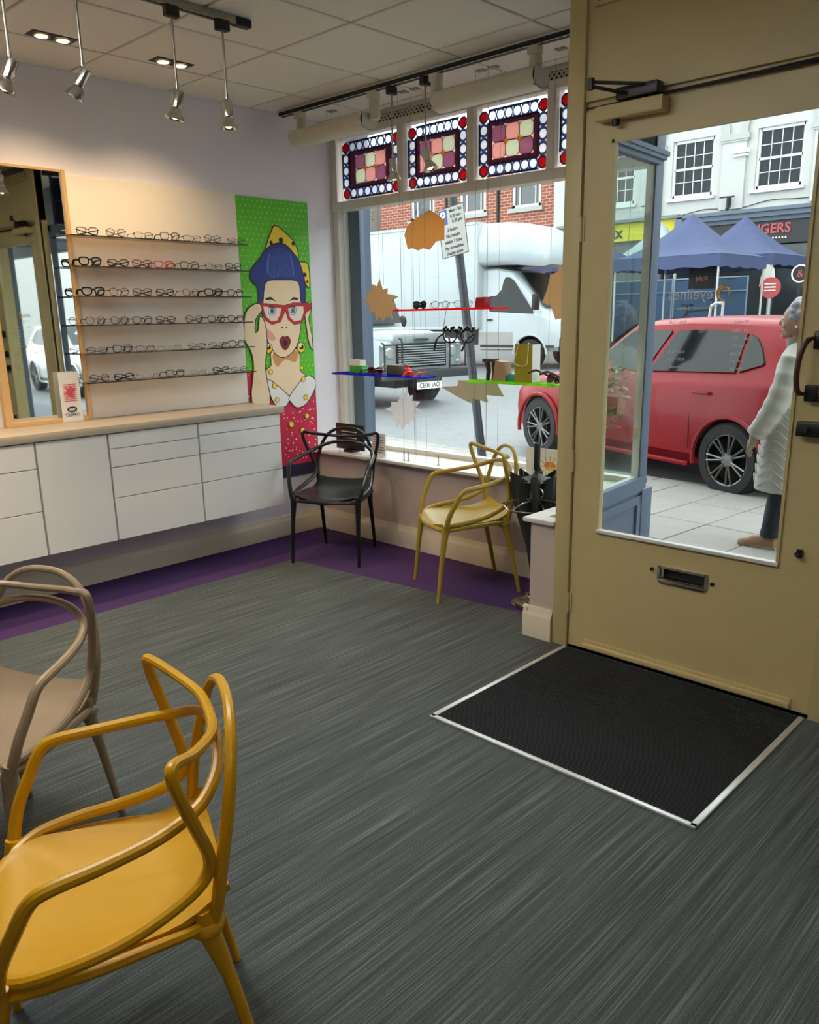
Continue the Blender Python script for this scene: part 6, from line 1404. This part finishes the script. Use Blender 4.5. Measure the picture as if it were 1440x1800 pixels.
# a plain terrace to the right, only seen in the wall mirror
tb2 = thing('stone_terrace', (24, 16, .2), 'pale terrace along the street far to the right, seen in mirror', 'building')
B().bx(16, 30, 12, 30, 0, 9).obj('wall', m_wb, tb2)
for k in range(5):
    for j in range(2):
        fo = B().bx(15.94, 16.0, 13+3*k, 14.2+3*k, 1.2+3.4*j, 3+3.4*j).obj('window', m_sash, tb2); B().bx(15.92, 15.95, 13.1+3*k, 14.1+3*k, 1.3+3.4*j, 2.9+3.4*j).obj('pane', m_winglass, fo)

# ---------------------------------------------------------------- person on the pavement
m_skin = mat('pale_skin', 'D9A78C', 0.55, var=0.06, scale=20); m_coat = mat('off_white_quilted_coat', 'E6E4DC', 0.75, var=0.04, scale=6, bump=0.2, bscale=30); m_navytr = mat('navy_trousers', '1E2638', 0.8, var=0.15, scale=30)
m_shoe = mat('tan_leather_shoe', 'B98E66', 0.6, var=0.12); m_hair = mat('silver_lavender_hair', 'C9C4D2', 0.7, var=0.18, scale=60); m_sole = mat('pale_sole', 'C8BCA8', 0.8, var=0.05)
def remesh(b, vox, sm, name, m, parent, loc=None):
    me = b.mesh(name, m); o = bpy.data.objects.new(name, me); COL.objects.link(o)
    r_ = o.modifiers.new('r', 'REMESH'); r_.mode = 'VOXEL'; r_.voxel_size = vox
    s_ = o.modifiers.new('s', 'SMOOTH'); s_.factor = .5; s_.iterations = sm
    dg = bpy.context.evaluated_depsgraph_get(); bpy.context.view_layer.update(); dg = bpy.context.evaluated_depsgraph_get()
    nm = bpy.data.meshes.new_from_object(o.evaluated_get(dg)); bpy.data.objects.remove(o)
    nm.name = name; nm.materials.clear(); nm.materials.append(m); nm.shade_smooth()
    o = bpy.data.objects.new(name, nm); COL.objects.link(o); o.parent = parent; ORG[o.name] = Vector(); return o
# local frame: faces -x, y to the person's left-right, z up, height about 1.58
pe = thing('person', (-1.80, 5.30, 0.12), 'person in a long white quilted coat and navy trousers walking past the door', 'person', None, R(4), local=True)
b = B()
b.sph((-.02, 0, 1.465), (.088, .074, .105), 18, 12); b.sph((-.045, 0, 1.425), (.058, .056, .068), 14, 10)      # skull, jaw
b.sph((-.112, 0, 1.447), (.022, .013, .017), 10, 8); b.tube([(-.096, 0, 1.485), (-.118, 0, 1.45)], [.010, .013], 8)    # nose
b.sph((-.098, 0, 1.405), (.013, .024, .007), 10, 6); b.sph((-.098, 0, 1.393), (.013, .022, .007), 10, 6); b.sph((-.088, 0, 1.368), (.022, .022, .018), 10, 6)   # lips, chin
b.sph((-.088, 0, 1.497), (.016, .045, .010), 10, 6)
for sy in (-1, 1): b.sph((.0, sy*.075, 1.455), (.022, .012, .032), 10, 8); b.sph((-.075, sy*.036, 1.43), (.025, .022, .022), 10, 6)
b.tube([(.0, 0, 1.40), (.02, 0, 1.32), (.03, 0, 1.25)], [.052, .055, .075], 12)
b.loft([[(.03+rx*math.cos(2*math.pi*k/20), ry*math.sin(2*math.pi*k/20), z) for k in range(20)] for z, rx, ry in ((.74, .11, .155), (.85, .12, .17), (.98, .11, .15), (1.12, .12, .165), (1.24, .10, .17), (1.29, .06, .10))])
for sy in (-1, 1):
    b.tube([(.03, sy*.165, 1.235), (.0, sy*.20, 1.10), (-.04, sy*.215, .98), (-.10, sy*.20, .86), (-.15, sy*.19, .755)], [.055, .050, .043, .037, .028], 12)
    b.sph((-.165, sy*.187, .715), (.022, .036, .045), 12, 8)
    for k, (dy, ln) in enumerate(((-.027, .062), (-.009, .072), (.009, .068), (.026, .052))):
        b.tube([(-.172, sy*.187+dy, .685), (-.182, sy*.187+dy, .655), (-.172, sy*.187+dy*.9, .69-ln)], [.0095, .009, .0075], 8)
    b.tube([(-.178, sy*.187-sy*.028, .735), (-.198, sy*.187-sy*.034, .70), (-.198, sy*.187-sy*.03, .668)], [.011, .010, .008], 8)
pe.scale = (.965, .965, .965)
legx = {-1: (-.06, .02), 1: (.10, .05)}
for sy in (-1, 1):
    fx, kx = legx[sy]
    b.tube([(.03, sy*.085, .78), (kx-.02, sy*.085, .45), (fx+.03, sy*.085, .10)], [.085, .058, .036], 14)
    b.sph((fx-.02, sy*.085, .05), (.10, .035, .035), 12, 8)
body = remesh(b, .0075, 2, 'body', m_skin, pe)
# trousers, shoes
for sy in (-1, 1):
    fx, kx = legx[sy]
    q = B(); q.loft([[(lerp(kx, fx+.03, tt)+r_*math.cos(2*math.pi*k/18)+.006*math.sin(5*tt*3+k), sy*.085+r_*math.sin(2*math.pi*k/18), lerp(.52, .085, tt)) for k in range(18)] for tt, r_ in ((0, .085), (.3, .078), (.6, .068), (.85, .062), (.95, .066), (1, .064))]); q.obj('trouser_leg', m_navytr, pe)
    q = B(); rings = []
    for xx, w_, h_ in ((.075, .022, .05), (.06, .036, .072), (.02, .038, .085), (-.05, .043, .062), (-.11, .042, .046), (-.155, .03, .034), (-.175, .010, .022)):
        rings.append([(fx+xx, sy*.085+w_*math.cos(math.pi*k/8), .012+h_*math.sin(math.pi*k/8)) for k in range(9)] + [(fx+xx, sy*.085-w_*(1-2*k/8), .010) for k in range(1, 8)])
    q.loft(rings); sh = q.obj('shoe', m_shoe, pe)
    q = B(); q.loft([[(fx+.075-.25*k/8, sy*.085+s2*(.043-.03*max(0, (k-5)/3)), z) for k in range(9) for s2 in (1,)] + [(fx+.075-.25*k/8, sy*.085-(.043-.03*max(0, (k-5)/3)), z) for k in range(8, -1, -1)] for z in (0, .016)]); q.obj('sole', m_sole, sh)
# coat: flared body with sleeves, collar
b = B(); K = 40
prof = [(.40, .20, .245, .02), (.46, .198, .24, .02), (.60, .185, .225, .02), (.76, .172, .21, .02), (.92, .155, .20, .025), (1.06, .148, .20, .03), (1.18, .142, .205, .035), (1.26, .115, .185, .035), (1.31, .08, .12, .03), (1.335, .07, .085, .02)]
b.loft([[(cx_+rx*math.cos(2*math.pi*k/K)*(1+.018*math.sin(6*2*math.pi*k/K+z*9)), ry*math.sin(2*math.pi*k/K)*(1+.018*math.sin(6*2*math.pi*k/K+z*9)), z) for k in range(K)] for z, rx, ry, cx_ in prof])
for sy in (-1, 1):
    P = catmull([(.035, sy*.17, 1.24), (.01, sy*.215, 1.10), (-.03, sy*.232, .97), (-.085, sy*.222, .86), (-.135, sy*.205, .775)], 5)
    b.tube(P, [.082-.0009*i*1.2+.004*math.sin(i*1.9) for i in range(len(P))], 16)
coat = remesh(b, .010, 3, 'coat', m_coat, pe)
q = B()
rr_ = [(.02, 1.30, .078, .088), (.015, 1.335, .085, .092), (.01, 1.365, .082, .088), (.012, 1.362, .074, .080), (.02, 1.31, .066, .076)]
q.loft([[(cx_+rx*math.cos(2*math.pi*k/28), ry*math.sin(2*math.pi*k/28), z+.02*math.cos(2*math.pi*k/28)) for k in range(28)] for cx_, z, rx, ry in rr_], caps=False); q.obj('collar', mat('grey_coat_collar', 'B4B2AC', .8, var=.08), coat)
q = B()
for kk in range(9):   # quilting seams
    z = .46+.062*kk; rx = lerp(.20, .16, kk/8); ry = lerp(.242, .205, kk/8)
    q.tube([(.02+(rx+.004)*math.cos(2*math.pi*k/48), (ry+.004)*math.sin(2*math.pi*k/48), z+.03*math.sin(2*math.pi*k/48*6)) for k in range(48)], .004, 5, closed=True)
q.obj('quilting', m_coat, coat)
for sy in (-1, 1):
    q = B(); q.tube([(-.128, sy*.207, .79), (-.142, sy*.203, .765)], [.064, .064], 18); q.obj('cuff', m_coat, coat)
# hair as a full cap of soft curls
b = B(); b.sph((.015, 0, 1.495), (.098, .090, .098), 18, 12); b.sph((.055, 0, 1.42), (.062, .078, .075), 14, 10)
for k in range(70):
    a = rnd.uniform(0, 2*math.pi); e = rnd.uniform(-.5, 1.5); p = Vector((.02+.095*math.cos(a)*math.cos(e), .088*math.sin(a)*math.cos(e), 1.49+.098*math.sin(e)))
    if p.x < -.055 and p.z < 1.52: continue
    b.sph(p, rnd.uniform(.018, .028), 8, 6)
remesh(b, .008, 1, 'hair', m_hair, pe)
m_eye = mat('eye_white', 'EEEAE4', .3, var=0); 
for sy in (-1, 1):
    q = B(); q.sph((-.089, sy*.033, 1.472), .0125, 10, 8); eo = q.obj('eye', m_eye, pe); B().sph((-.098, sy*.034, 1.472), .0058, 8, 6).obj('iris', m_ink, eo)
    B().sph((.0, sy*.09, 1.425), .007, 8, 6).obj('earring', m_card, pe)
q = B(); q.sph((-.109, 0, 1.399), (.004, .021, .005), 10, 6); q.obj('lips', mat('lip_rose', 'B06A62', .5, var=.05), pe)
for sy in (-1, 1):
    b = B(); b.sph((-.163, sy*.187, .72), (.027, .040, .05), 12, 8)
    for k, (dy, ln) in enumerate(((-.027, .062), (-.009, .072), (.009, .068), (.026, .052))): b.tube([(-.172, sy*.187+dy, .69), (-.184, sy*.187+dy, .655), (-.173, sy*.187+dy*.9, .685-ln)], [.0125, .012, .010], 8)
    b.tube([(-.176, sy*.187-sy*.028, .738), (-.200, sy*.187-sy*.036, .70), (-.199, sy*.187-sy*.032, .662)], [.0145, .0132, .011], 8)
    b.tube([(-.15, sy*.192, .765), (-.158, sy*.19, .74)], [.036, .034], 12)
    remesh(b, .006, 1, 'glove', mat('beige_knit_glove', 'C9B79A', .85, var=.1, scale=50), pe)
b = B(); b.tube(catmull([(-.10, -.055, 1.46), (-.16, -.05, 1.44), (-.185, -.03, 1.40), (-.16, .0, 1.36), (-.11, .0, 1.35)], 4), .0025, 5)
b.obj('face_wire', m_trimb, pe) if False else None
